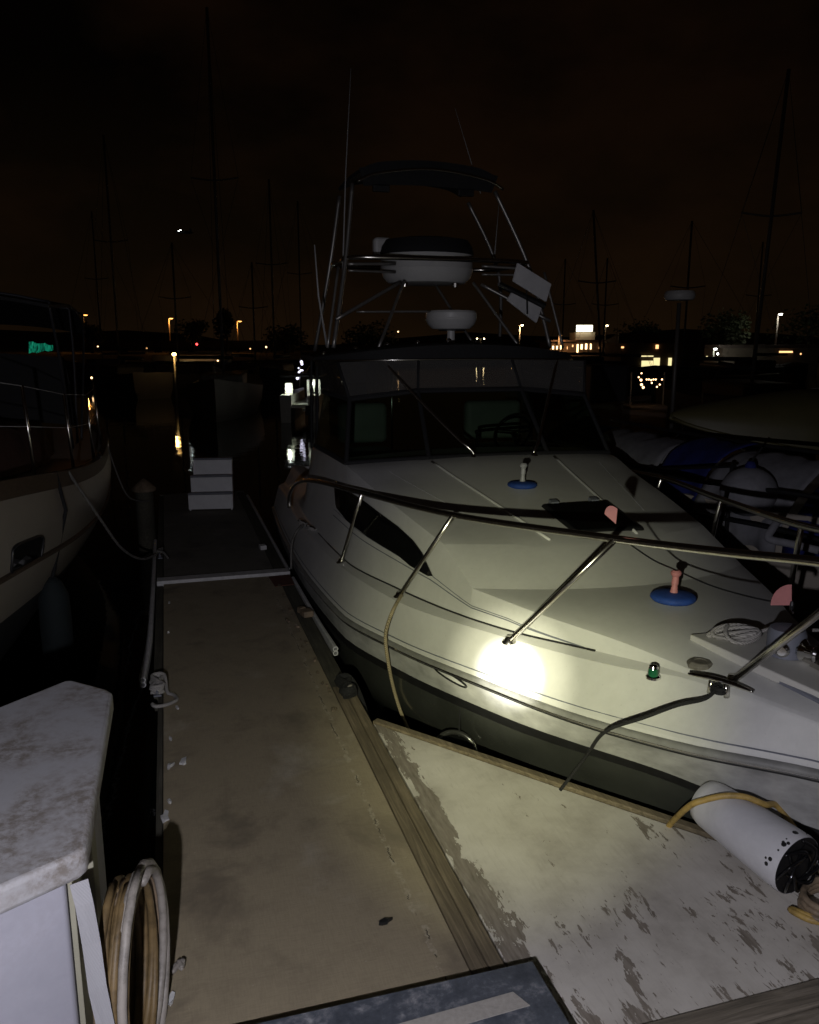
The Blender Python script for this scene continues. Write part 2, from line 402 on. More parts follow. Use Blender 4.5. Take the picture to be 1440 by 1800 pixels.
def water():
    m, nt, b = nodes('harbour_water'); b.inputs['Base Color'].default_value = (.0025, .0035, .003, 1)
    b.inputs['Roughness'].default_value = .03; b.inputs['IOR'].default_value = 1.33
    v = coords(nt); a = noise(nt, v, .9, 3, .5, .3); c = noise(nt, v, 4.5, 3, .55)
    bump(nt, b, math_(nt, 'ADD', a, math_(nt, 'MULTIPLY', c, .22)), .07, .12); return m
M['water'] = water()
M['land'] = plain('dark_land', (.02, .02, .014), .9, var=.4, scale=.2)
M['foliage'] = plain('foliage', (.04, .055, .022), .8, var=.4, scale=3)
M['bark'] = plain('bark', (.06, .045, .03), .9, var=.3, scale=10)
M['stucco'] = plain('stucco', (.38, .33, .26), .9, var=.12, scale=1.5)
M['stucco_dk'] = plain('stucco_dark', (.16, .12, .09), .9, var=.15, scale=1.5)
M['roof'] = plain('roof_tile', (.08, .055, .045), .9, var=.2, scale=2)
M['concrete'] = plain('concrete', (.30, .27, .22), .9, var=.15, scale=.8)
M['far_hull'] = plain('far_hull', (.40, .36, .31), .5, var=.12, scale=1)
M['far_mid'] = plain('far_mid', (.075, .065, .055), .6, var=.15, scale=1)
M['far_dark'] = plain('far_dark', (.03, .03, .035), .6, var=.2, scale=1)
M['alu'] = plain('mast_alloy', (.14, .13, .12), .5, .3, .1, 2)
M['post'] = plain('lamp_post', (.22, .20, .17), .6, 0, .15, 2)
M['lamp_orange'] = emit('sodium_lamp', (1, .40, .09), 5)
M['lamp_warm'] = emit('warm_lamp', (1, .80, .45), 30)
M['lamp_white'] = emit('white_lamp', (.95, 1, .95), 28)
M['dock_lamp'] = emit('dock_lamp_glow', (1, .55, .16), 22)
M['win_warm'] = emit('window_warm', (1, .50, .20), 2.2)
M['win_amber'] = emit('window_amber', (1, .62, .30), 4.0)
M['win_yellow'] = emit('window_yellow', (1, .86, .42), 1.1)
M['sign_white'] = emit('sign_white', (1, .93, .68), 5)
def green_glow():
    m, nt, b = nodes('green_screen'); b.inputs['Base Color'].default_value = (.01, .01, .01, 1); b.inputs['Roughness'].default_value = .3
    v = coords(nt, (30, 30, 3)); f = noise(nt, v, 1.2, 4, .7, 1.5)
    nt.links.new(ramp(nt, f, [(.40, (.001, .01, .006)), (.62, (.01, .42, .24)), (.75, (.10, .85, .5))]), b.inputs['Emission Color']); b.inputs['Emission Strength'].default_value = .45; return m
M['green_glow'] = green_glow()
M['red_lamp'] = emit('red_lamp', (1, .05, .05), 6)
M['purple_lamp'] = emit('purple_lamp', (.75, .1, 1), 3)
M['violet_white'] = emit('fairy_white', (.80, .78, 1), 2.6)
M['cabin_lit'] = plain('lit_cockpit', (.55, .56, .48), .5, var=.08)

# ================================================================== SETTING
tag(mk('water', grid([[(-1500+600*i, -200+600*j, -.5) for i in range(6)] for j in range(6)]), M['water']), kind='structure')
# far shore: low bank with a quay edge
bank = []
pts_near = [(-700, 62), (-260, 96), (-60, 100), (0, 96), (60, 118), (160, 120), (420, 140), (900, 150)]
tag(mk('far_shore', join(prism([(x, y) for x, y in pts_near] + [(900, 1400), (-700, 1400)], -1.5, .25)), M['land']), kind='structure')
hill_rows = []
for j, (d, hs) in enumerate([(420, 0), (520, .6), (640, 1.0), (800, .7), (1000, 0)]):
    row = []
    for i in range(41):
        x = -700 + i*45
        h = .3 + hs*(9 + 7*math.sin(i*.55+1.3) + 5*math.sin(i*1.3) + 4*math.sin(i*.21))
        row.append((x, d + 20*math.sin(i*.7), max(.26, h)))
    hill_rows.append(row)
tag(mk('hills', grid(hill_rows), M['land'], smooth=True), kind='structure')

# ------------------------------------------------------------------ the finger dock
fd = empty('finger_dock', (.45, 6.0, -.5), kind='structure', label='narrow coated finger dock running away beside the motor boat')
mk('deck_panel', box(-.13, .925, 1.2, 7.70, -.045, 0), M['finger'], fd, bevel=.004)
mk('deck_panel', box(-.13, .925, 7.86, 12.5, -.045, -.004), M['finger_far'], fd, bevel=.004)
mk('cross_strip', box(-.19, 1.055, 7.71, 7.85, -.03, .028), M['pvc'], fd, bevel=.006)
mk('edge_board', box(.930, .992, 1.99, 4.95, -.18, .004), M['timber_y'], fd, bevel=.004)
mk('edge_board', box(.995, 1.052, 1.99, 4.95, -.18, .010), M['timber_y'], fd, bevel=.004)
mk('edge_board', box(.930, 1.045, 4.955, 7.70, -.18, -.008), M['timber_dark'], fd, bevel=.006)
mk('edge_board', box(.930, 1.045, 7.86, 12.5, -.18, -.008), M['timber_dark'], fd, bevel=.006)
mk('edge_board', box(-.195, -.134, 5.30, 7.70, -.18, -.012), M['timber_dark'], fd, bevel=.006)
mk('edge_board', box(-.195, -.134, 7.86, 12.5, -.18, -.012), M['timber_dark'], fd, bevel=.006)
mk('edge_board', box(-.165, -.134, 1.2, 5.296, -.18, -.020), M['timber_dark'], fd, bevel=.004)
mk('end_board', box(-.195, 1.045, 12.505, 12.57, -.18, .0), M['timber_dark'], fd, bevel=.006)
for y0, y1 in ((1.3, 4.0), (4.4, 7.4), (8.0, 11.9)):
    mk('float', box(-.05, .90, y0, y1, -.62, -.19), M['grey_plastic'], fd, bevel=.03)
# ragged scraps of torn coating lying along the edges
def scrap(c, r, ang, col, parent, seed):
    q = random.Random(seed); n = 9; P = []
    for k in range(n):
        a = 2*math.pi*k/n; rr = r*(.55+.7*q.random())
        x, y = math.cos(a)*rr, math.sin(a)*rr*.45
        P.append((c[0]+x*math.cos(ang)-y*math.sin(ang), c[1]+x*math.sin(ang)+y*math.cos(ang)))
    V, F = prism(P, c[2], c[2]+.005)
    V = [Vector(v)+Vector((0, 0, q.random()*.010 if i >= n else 0)) for i, v in enumerate(V)]
    mk('coating_scrap', (V, F), col, parent)
for i in range(22):
    y = 4.5 + 2.9*rng.random()
    scrap((.90-.07*rng.random()**2, y, .0005), .012+.03*rng.random()**2, 1.2+rng.random()*.8, M['timber_y'] if i % 4 else M['hose_pale'], fd, i)
for i, (px, py, r_) in enumerate([(300, 1347, .035), (322, 1340, .04), (290, 1437, .045), (298, 1410, .02), (300, 1300, .02), (312, 1245, .02), (298, 1060, .02), (296, 1112, .02), (300, 1760, .03)]):
    p = on_z(px, py, .001); scrap(tuple(p), r_, 1.0+rng.random(), M['pvc'], fd, 50+i)
p = on_z(676, 1622, .001); scrap(tuple(p), .032, .2, M['black'], fd, 77)

# white vinyl edge strips with hollow profile
def edging(path, name, label):
    t = empty(name, (path[0][0], path[0][1], path[0][2]), label, 'edge strip', 'vinyl edge strips on the finger dock')
    P = catmull(path, 10)
    for dx, dz in ((0, 0), (.0, -.034)):
        q = [p+Vector((dx, 0, dz)) for p in P]
        V, F = tube(q, .020, 10, caps=False)
        V2, F2 = tube(q, .013, 10, caps=False)
        n = len(V); m = 10; L = len(q)
        ring = [(k, (k+1) % m, n+(k+1) % m, n+k) for k in range(m)] + [((L-1)*m+k, (L-1)*m+(k+1) % m, n+(L-1)*m+(k+1) % m, n+(L-1)*m+k) for k in range(m)]
        VF = join((V, F), (V2, F2)); VF = (VF[0], VF[1]+ring)
        mk('hollow_bead', VF, M['pvc'], t, smooth=True, auto=40)
    mk('flange', grid([[p+Vector((-.022, 0, -.055)), p+Vector((-.022, 0, .02))] for p in P]), M['pvc'], t)
edging([(-.222, 9.6, -.02), (-.222, 8.4, -.02), (-.225, 7.0, -.015), (-.232, 6.1, -.01), (-.262, 5.42, .0)], 'edge_strip', 'white hollow vinyl edge strip bowed off the left side of the dock')
edging([(1.068, 7.62, -.02), (1.07, 6.9, -.015), (1.074, 6.2, -.01), (1.085, 5.62, .0)], 'edge_strip', 'white hollow vinyl edge strip on the right beside the motor boat')
edging([(1.068, 12.2, -.02), (1.068, 10.2, -.02), (1.068, 7.95, -.02)], 'edge_strip', 'white vinyl edge strip on the far right beyond the cross strip')

# ------------------------------------------------------------------ gusset between finger and main walkway
gd = empty('dock_gusset', (1.9, 2.6, -.3), kind='structure', label='triangular dock corner painted white and peeling')
edge_far = [(1.062, 4.36), (1.79, 3.40), (2.16, 2.925), (2.90, 1.985)]
mk('painted_panel', prism([(1.062, 1.985)] + [(2.90, 1.985)] + edge_far[::-1][1:], -.05, .004), M['peel'], gd, bevel=.003)
d_ = Vector((2.90-1.062, 1.985-4.36, 0)).normalized(); n_ = Vector((-d_.y, d_.x, 0))*(1 if -d_.y > 0 else -1)
e0 = Vector((1.056, 4.372, 0)); e1 = Vector((2.905, 1.985, 0))
mk('rim_board', prism([tuple((e0+n_*.003)[:2]), tuple((e1+n_*.003)[:2]), tuple((e1+n_*.05)[:2]), tuple((e0+n_*.05)[:2])], -.2, .016), M['timber_y'], gd, bevel=.004)
mk('support_frame', prism([(1.08, 2.0), (2.80, 2.0), (1.08, 4.25)], -.22, -.055), M['timber_dark'], gd)

# ------------------------------------------------------------------ main walkway under and behind the camera
wk = empty('main_walkway', (0, .3, -.5), kind='structure', label='main dock walkway with weathered timber edge')
mk('edge_board', box(1.06, 6.5, 1.885, 1.98, -.2, .022), M['timber_x'], wk, bevel=.005)
mk('edge_board', box(1.06, 6.5, 1.79, 1.880, -.2, .016), M['timber_x'], wk, bevel=.005)
mk('edge_board', box(-4.5, -.21, 1.0, 1.10, -.2, .02), M['timber_x'], wk, bevel=.005)
mk('deck_panel', box(-4.5, 6.5, -1.2, .995, -.06, 0), M['finger'], wk, bevel=.004)
mk('deck_panel', box(1.06, 6.5, 1.0, 1.786, -.06, 0), M['finger'], wk, bevel=.004)
mk('box_platform', box(-2.2, -.36, 1.105, 3.25, -.2, -.002), M['timber_dark'], wk, bevel=.004)
mk('float', box(-4.4, 6.4, -1.1, .9, -.62, -.21), M['grey_plastic'], wk)
mk('float', box(-2.0, -.5, 1.2, 3.1, -.62, -.21), M['grey_plastic'], wk)

# ================================================================== THINGS ON THE DOCK
# blue-grey boarding step at the photographer's feet
st = empty('dock_step', (.45, 1.7, 0), 'worn blue-grey dock step with pale grip strip at the bottom of the view', 'step')
mk('top_plate', box(-.14, 1.108, 1.45, 2.255, .078, .10), M['steel'], st, bevel=.006, seg=3)
mk('grip_strip', prism([(.45, 2.115), (.985, 2.140), (1.015, 2.072), (.45, 2.045)], .101, .1035), M['grip'], st)
mk('side_panel', box(-.10, 1.07, 1.48, 1.51, .012, .077), M['steel'], st)
mk('side_panel', box(-.13, 1.10, 2.215, 2.245, .012, .077), M['steel'], st)
mk('end_panel', box(-.10, -.07, 1.511, 2.179, .012, .077), M['steel'], st)
mk('end_panel', box(1.07, 1.10, 1.511, 2.210, .012, .077), M['steel'], st)

# dock box with chamfered lid
db = empty('dock_box', (-.6, 2.5, 0), 'white fibreglass dock box with dirty chamfered lid at lower left', 'dock box')
lid = [(-.262, 3.12), (-.285, 3.16), (-.42, 3.29), (-.45, 3.295), (-.66, 3.10), (-1.15, 2.66), (-1.15, 1.60), (-.47, 1.975), (-.290, 2.075), (-.272, 2.10)]
mk('lid', prism(lid, .822, .90), M['box_lid'], db, bevel=.018, seg=3, smooth=True, auto=45)
body = [(-.335, 3.08), (-.43, 3.20), (-.66, 3.0), (-1.09, 2.62), (-1.09, 1.70), (-.49, 2.035), (-.335, 2.12)]
mk('body', prism(body, .002, .821), M['box_side'], db, bevel=.012, seg=3, smooth=True, auto=45)
mk('corner_post', box(-.331, -.285, 2.32, 2.43, .25, .815), M['box_trim'], db, bevel=.004)
mk('side_trim', box(-.3325, -.318, 2.14, 2.315, .05, .815), M['box_trim'], db, bevel=.002)
mk('latch', join(box(-.317, -.305, 2.19, 2.225, .60, .68)), M['black'], db, bevel=.003)

# webbing strap hanging from under the lid
wb = []
for z_, dx, dy in [(.80, -.298, 2.10), (.74, -.288, 2.085), (.62, -.278, 2.08), (.5, -.270, 2.06), (.36, -.255, 2.05), (.2, -.245, 2.04), (.05, -.235, 2.04)]:
    wb.append([(dx-.022, dy-.004+.006*math.sin(z_*20), z_), (dx+.000, dy+.003, z_), (dx+.022, dy+.010, z_)])
tag(mk('webbing_strap', thick(*grid([[Vector(p) for p in r_] for r_ in wb]), .003), M['webbing']), 'pale grey ribbed webbing strap hanging from the dock box lid', 'strap')

# coiled hoses between dock box and finger
def coil(name, label, mat, n, r0, cx, cy, cz, ang, rad, seed, sq=1.25):
    q = random.Random(seed); P = []
    for k in range(n*20+1):
        a = 2*math.pi*k/20 + math.pi/2
        lap = k/20; rr = r0*(1-.035*lap + .03*math.sin(lap*2.1+seed))
        h = Vector((math.sin(ang), math.cos(ang), 0)); s = Vector((math.cos(ang), -math.sin(ang), 0))
        P.append(Vector((cx, cy, cz)) + h*(math.cos(a)*rr) + Vector((0, 0, math.sin(a)*rr*sq)) + s*(.016*math.sin(lap*2.7+seed)+.010*(lap-n/2)))
    return tag(mk(name, tube(P, rad, 10), mat, smooth=True), label, 'hose', 'hoses coiled beside the dock box')
coil('coiled_hose', 'pale white hose, outermost loop of the coil beside the dock box', M['hose_white'], 2, .27, -.165, 2.34, .30, .22, .0135, 1)
coil('coiled_hose', 'yellow hose loops inside the coil beside the dock box', M['hose_ochre'], 3, .245, -.195, 2.32, .30, .17, .012, 2)
coil('coiled_hose', 'ochre brown hose loops nearest the strap beside the dock box', M['hose_ochre'], 3, .25, -.225, 2.32, .31, .15, .012, 3)
coil('coiled_hose', 'pale stained hose in the middle of the coil beside the dock box', M['hose_pale'], 2, .255, -.182, 2.36, .29, .20, .013, 5)
# little white lump of rope beside the coil
def knot(name, c, r, rad, n, mat, label, cat, seed, flat=.6, group=None):
    q = random.Random(seed); P = [Vector(c)+Vector((q.uniform(-r, r), q.uniform(-r, r), q.uniform(0, r*flat*1.6))) for _ in range(n)]
    return tag(mk(name, tube(catmull(P, 8), rad, 8), mat, smooth=True), label, cat, group)
p = on_z(312, 1702, .012)
knot('rope_knot', tuple(p), .022, .009, 9, M['hose_white'], 'small white rope knot on the dock beside the hose coil', 'rope', 4)

# dock cleats
def cleat(name, c, ang, L, mat, label):
    t = empty(name, c, label, 'cleat', 'cleats along the finger dock')
    Rz = Matrix.Rotation(ang, 3, 'Z'); c = Vector(c)
    horn = [c+Rz@Vector((x*L, 0, z)) for x, z in [(-.5, .052), (-.3, .060), (0, .066), (.3, .060), (.5, .052)]]
    mk('horn', tube(catmull(horn, 6), lambda u: .014-.006*abs(2*u-1)**2, 10), mat, t, smooth=True)
    for s in (-1, 1):
        mk('leg', tube([c+Rz@Vector((s*L*.16, 0, .004)), c+Rz@Vector((s*L*.14, 0, .06))], .013, 8), mat, t, smooth=True)
    mk('base', obox(c+Vector((0, 0, .006)), (L*.55, .05, .010), ang), mat, t, bevel=.003)
c1 = on_z(290, 1216, 0); c2 = on_z(290, 978, 0); c3 = on_z(606, 1222, .006)
cleat('dock_cleat', (-.165, c1.y, -.004), math.pi/2, .24, M['grey_plastic'], 'grey dock cleat wrapped in pale rope on the near left edge')
cleat('dock_cleat', (-.165, c2.y, -.008), math.pi/2, .24, M['grey_plastic'], 'grey dock cleat holding the sailboat line on the far left edge')
cleat('dock_cleat', (.985, c3.y, .006), math.pi/2, .24, M['black'], 'black dock cleat wrapped in dark line on the right edge')
# rope figure-eights on cleats
def cleat_wrap(c, L, rad, mat, label, seed, turns=4, tail=None):
    P = []; c = Vector(c); q = random.Random(seed)
    for k in range(turns*4):
        s = 1 if (k//2) % 2 else -1; w = .035 if k % 2 else -.035
        P.append(c+Vector((w+q.uniform(-.008, .008), s*L*(.30+.05*q.random()), .035+.012*k/turns+.01*q.random())))
    if tail: P += [c+Vector(t) for t in tail]
    return tag(mk('mooring_rope', tube(catmull(P, 6), rad, 8), mat, smooth=True), label, 'rope', 'mooring ropes')
cleat_wrap((-.165, c1.y, .0), .24, .0115, M['rope_white'], 'pale rope wrapped on the near left dock cleat with a loose loop', 3, 5,
           [(.06, -.05, .02), (.10, -.10, .014), (.115, -.18, .014), (.06, -.235, .014), (-.01, -.24, .012), (-.03, -.20, .014)])
cleat_wrap((.985, c3.y, .006), .26, .020, M['rope_black'], 'thick black mooring line wrapped round the right dock cleat', 9, 4,
           [(.075, .06, .03), (.10, -.06, -.06), (.13, -.2, -.25), (.2, -.3, -.5)])
tag(mk('rope_chafe_tip', lathe([(.006, 0), (.028, .004), (.034, .02), (.028, .035), (.006, .042)], (1.0, c3.y-.07, .062), 14, (.3, -.6, .7)), M['hose_white'], smooth=True), 'pale worn rope end poking from the black cleat wrap', 'rope end')
p = on_z(598, 1197, .03); tag(mk('wood_block', obox((p.x, p.y, .028), (.05, .06, .045), .3), M['hose_white'], bevel=.006), 'small pale block behind the black wrapped cleat', 'block')
p = on_z(537, 1078, .02); tag(mk('wood_block', join(obox((p.x+.01, p.y, .022), (.085, .11, .05), .2), obox((p.x-.02, p.y+.07, .030), (.06, .05, .05), .5)), M['hose_pale'], bevel=.008), 'small pinkish wooden block on the right dock edge by the edge strip', 'block')
p = on_z(462, 962, .02); tag(mk('wood_block', obox((p.x, p.y, .024), (.07, .10, .05), .1), M['pvc'], bevel=.008), 'small pale block on the far right dock edge beyond the cross strip', 'block')
p = on_z(505, 1035, .0); tag(mk('red_mat_scrap', prism([(.86, 7.32), (1.04, 7.34), (1.045, 7.68), (.84, 7.66)], .001, .007), M['maroon']), 'dull red scrap of mat at the right end of the cross strip', 'mat')

# capped piling at the far left of the finger
pl = empty('dock_piling', (-.36, 11.2, -.5), 'dark piling with pale conical cap beside the far end of the finger', 'piling')
mk('pile', lathe([(.115, 0), (.115, .80)], (-.36, 11.2, -1.0), 18), M['timber_dark'], pl, smooth=True, auto=40)
mk('cap', lathe([(.15, .0), (.155, .03), (.10, .09), (.03, .145), (.012, .16)], (-.36, 11.2, .32-.02), 20), M['hose_pale'], pl, smooth=True, auto=40)
mk('pile_top', lathe([(.115, 0), (.115, .50)], (-.36, 11.2, -.2), 18), M['timber_dark'], pl, smooth=True, auto=40)

# three-step boarding stairs near the end
bs = empty('boarding_steps', (.56, 11.4, 0), 'white three-step boarding stairs on the far end of the finger dock', 'steps')
Bz = Matrix.Rotation(R(-9), 3, 'Z'); bc = Vector((.52, 11.35, 0))
for k in range(3):
    y0 = -.22 + k*.10
    V, F = obox((0, 0, 0), (.585-.035*k, .018, .195)); mk('riser', ([bc+Bz@(Vector(v)+Vector((.012*k, y0, .115+k*.222))) for v in V], F), M['white_plastic'], bs, bevel=.004)
    V, F = obox((0, 0, 0), (.595-.035*k, .105, .022)); mk('tread', ([bc+Bz@(Vector(v)+Vector((.012*k, y0+.048, .226+k*.222))) for v in V], F), M['grey_plastic'], bs, bevel=.004)
for s in (-1, 1):
    prof = [(-.23, 0), (-.23, .21), (-.13, .21), (-.13, .43), (-.03, .43), (-.03, .65), (.10, .65), (.10, 0)]
    V = [bc+Bz@Vector((s*(.272-.05*z)+.018*z*3+dx, y, z+.002)) for dx in (-.008, .008) for y, z in prof]; n = len(prof)
    F = [tuple(range(n)), tuple(range(2*n-1, n-1, -1))] + [(i, (i+1) % n, n+(i+1) % n, n+i) for i in range(n)]
    mk('side_panel', (V, F), M['white_plastic'], bs)

# white tube lying across the gusset rim, open end towards the camera, with yellow hose over it
ta = at(1236, 1404, 3.68); tb = at(1402, 1522, 3.25); tax = (tb-ta).normalized(); tl = (tb-ta).length
ft = empty('dock_bumper', (2.15, 2.8, 0), 'large white tube bumper with black open end lying on the gusset rim', 'bumper')
V1, F1 = lathe([(.02, 0), (.075, .004), (.098, .02), (.108, .06), (.127, tl-.08), (.128, tl-.02), (.124, tl)], ta, 40, tax)
F1 = F1[:-1]
mk('shell', (V1, F1), M['tube_white'], ft, smooth=True, auto=50)
mk('inner_liner', lathe([(.1215, tl), (.112, tl-.004), (.108, tl-.05), (.01, tl-.055)], ta, 36, tax), M['black'], ft, smooth=True, auto=40)
mk('end_hub', lathe([(.05, tl-.052), (.05, tl-.03), (.03, tl-.02), (.012, tl-.018)], ta+Vector((.012, 0, -.01)), 20, tax), M['black'], ft, smooth=True, auto=40)
for k in range(7):
    a = k*.9; u = tax.orthogonal().normalized(); w = tax.cross(u); c = ta+tax*(tl-.01)
    P = [c+(u*math.cos(a)+w*math.sin(a))*.10, c+tax*.03+(u*math.cos(a+1)+w*math.sin(a+1))*.05, c+tax*.04+(u*math.cos(a+2.3)+w*math.sin(a+2.3))*.09, c+tax*.01+(u*math.cos(a+3)+w*math.sin(a+3))*.115]
    mk('lashing', tube(catmull(P, 6), .007, 6), M['blackgloss'], ft, smooth=True)
for k in range(40):
    a = k*.43+.3*rng.random(); u = tax.orthogonal().normalized(); w = tax.cross(u); c = ta+tax*(tl-.012-.05*rng.random())
    if rng.random() < .2: continue
    r_ = .004+.011*rng.random()**2; nrm = (u*math.cos(a)+w*math.sin(a))
    mk('tar_spot', lathe([(r_, -.004), (r_*.8, .002), (r_*.2, .003)], c+nrm*.126, 8, nrm), M['black'], ft)
def tube_hit(px, py, r_):
    d = ray(px, py); o_ = Vector(cam.location)-ta; d2 = d-tax*d.dot(tax); o2 = o_-tax*o_.dot(tax)
    A, B, C_ = d2.dot(d2), 2*d2.dot(o2), o2.dot(o2)-r_*r_; q = max(0, B*B-4*A*C_); return Vector(cam.location)+d*((-B-math.sqrt(q))/(2*A))
hp = [on_z(1172, 1462, -.03), on_z(1180, 1447, .03)] + [tube_hit(x, y, .132) for x, y in ((1212, 1417), (1240, 1406), (1275, 1399), (1310, 1401), (1345, 1414))]
hp += [Vector((2.43, 2.62, .24)), Vector((2.50, 2.50, .10)), Vector((2.50, 2.36, .03)), Vector((2.40, 2.20, .022)), Vector((2.28, 2.22, .022)), Vector((2.24, 2.30, .022)), Vector((2.34, 2.16, .034)), Vector((2.5, 2.12, .03))]
tag(mk('yellow_hose', tube(catmull(hp, 10), .0135, 10), M['hose_yellow'], smooth=True), 'yellow hose looped over the white tube bumper', 'hose')
P = [Vector((2.44+.17*math.cos(a)*(1-.03*a/6), 2.26+.11*math.sin(a), .018+.0035*a)) for a in [k*.35 for k in range(52)]]
tag(mk('coiled_hose', tube(P, .013, 8), M['hose_pale'], smooth=True), 'orange-brown hose coiled on the gusset under the tube end', 'hose')

# ================================================================== THE MOTOR BOAT
XC = 2.65
mb = empty('motor_boat', (XC, 6.3, -.5), 'white express motor boat with tower moored bow-in at the finger, torch-lit on its bow', 'motor boat')
def widen(Y): t = min(1, max(0, (Y-2.0)/1.0)); return .05*t*t*(3-2*t)
def crv(tab):
    f = pchip([t[0] for t in tab], [t[1] for t in tab]); g = pchip([t[0] for t in tab], [t[2] for t in tab])
    return lambda Y: (max(.004, f(Y)+widen(Y)), g(Y))
rub = crv([(2.0, .01, .53), (2.39, .20, .50), (2.85, .50, .44), (3.42, .77, .37), (4.06, .97, .30), (5.0, 1.22, .20), (5.9, 1.42, .15), (7.5, 1.48, .12), (9, 1.44, .10), (10.7, 1.34, .08)])
gun = crv([(2.0, .006, .665), (2.3, .135, .69), (2.6, .24, .70), (3.01, .365, .69), (3.36, .56, .645), (4.09, .875, .58), (5.1, 1.20, .505), (6.33, 1.355, .46), (7.5, 1.38, .42), (10.7, 1.26, .39)])
toe = crv([(2.0, .005, .675), (2.3, .130, .70), (2.6, .232, .71), (3.02, .348, .70), (3.52, .545, .655), (4.08, .80, .60), (4.64, .98, .56), (5.3, 1.125, .522), (6.29, 1.28, .475), (7.5, 1.30, .45), (10.7, 1.18, .42)])
# key rows of the deck: centre y, centre z, edge y, edge half width, edge z (three runs meeting at two soft knuckles)
K1 = [(2.0, .69, 2.0, .004, .685), (2.5, .755, 2.6, .215, .72), (3.0, .78, 3.04, .335, .72), (3.4, .795, 3.44, .485, .735), (3.75, .80, 3.87, .685, .745), (4.08, .80, 4.43, .905, .76)]
K2 = [(4.08, .80, 4.43, .905, .76), (4.62, .945, 4.90, .93, .925)]
K3 = [(4.62, .945, 4.90, .93, .925), (5.35, 1.07, 5.5, 1.03, 1.02), (6.0, 1.175, 6.15, 1.12, 1.115), (6.5, 1.25, 6.65, 1.19, 1.20), (7.0, 1.27, 7.0, 1.20, 1.21)]
def rows_of(K, n):
    s = list(range(len(K))); fs = [pchip(s, [k[c] for k in K]) for c in range(5)] if len(K) > 2 else [(lambda c: (lambda t: K[0][c]+(K[1][c]-K[0][c])*t))(c) for c in range(5)]
    return [[f(t*(len(K)-1)/n) for f in fs] for t in range(n+1)]
RW = rows_of(K1, 24)[:-1] + rows_of(K2, 8)[:-1] + rows_of(K3, 22)
CE_T = [(r_[2], r_[3]+widen(r_[2]), r_[4]) for r_ in RW]
def ce(Y):
    for a, b in zip(CE_T, CE_T[1:]):
        if a[0] <= Y <= b[0]:
            t = (Y-a[0])/max(1e-6, b[0]-a[0]); return a[1]+(b[1]-a[1])*t, a[2]+(b[2]-a[2])*t
    return (CE_T[-1][1], CE_T[-1][2]) if Y > CE_T[-1][0] else (CE_T[0][1], CE_T[0][2])
def side_pt(Y, t, s=-1, off=0.0):
    """point on the cabin side between toe (t=0) and roof edge (t=1); s=-1 starboard"""
    a = toe(Y); c = ce(Y); w = a[0]+(c[0]-a[0])*t; z = a[1]+(c[1]-a[1])*t
    n = Vector((c[1]-a[1], 0, -(c[0]-a[0]))); n.normalize()
    return Vector((XC+s*(w+n.x*off), Y, z+n.z*off))
U = [1-2*k/14 for k in range(15)]
grows = []
for yc, zc, ye, we, ze in RW:
    we = we+widen(ye)
    sb = []
    (rw, rz), (gw, gz), (tw, tz) = rub(ye), gun(ye), toe(ye)
    sb += [(rw, rz), (rw-.012, rz+.05), ((rw*.45+gw*.55), rz*.45+gz*.55+.012), (gw, gz), (tw, tz), ((tw+we)/2, (tz+ze)/2)]
    row = [Vector((XC-w, ye, z)) for w, z in sb]
    row += [Vector((XC-u*we, yc+(ye-yc)*u*u, zc+(ze-zc)*u*u)) for u in U]
    row += [Vector((XC+w, ye, z)) for w, z in sb[::-1]]
    grows.append(row)
mk('deck', grid(grows), M['gel'], mb, smooth=True, bevel=.018, seg=3, angle=7)
# aft coamings and cockpit
aft = []
for k in range(17):
    Y = 7.0+k*.225
    (rw, rz), (gw, gz), (tw, tz) = rub(Y), gun(Y), toe(Y); dq = min(1, max(0, (Y-8.35)/.7)); dq = dq*dq*(3-2*dq); cw, cz = 1.25-.12*dq, 1.21-.06*min(1, k/6)-.52*dq
    sb = [(rw, rz), (rw-.012, rz+.05), ((rw*.45+gw*.55), rz*.45+gz*.55+.012), (gw, gz), (tw, tz), ((tw+cw)/2, (tz+cz)/2), (cw, cz), (cw-.14, cz+.01), (cw-.16, .25)]
    aft.append([Vector((XC-w, Y, z)) for w, z in sb] + [Vector((XC, Y, .22))] + [Vector((XC+w, Y, z)) for w, z in sb[::-1]])
mk('coaming', grid(aft), M['gel'], mb, smooth=True, bevel=.02, seg=3, angle=20)
mk('helm_bulkhead', thick([(XC-1.1, 7.02, .22), (XC+1.1, 7.02, .22), (XC+1.1, 7.02, 1.19), (XC-1.1, 7.02, 1.19)], [(0, 1, 2, 3)], .02), M['gel'], mb)
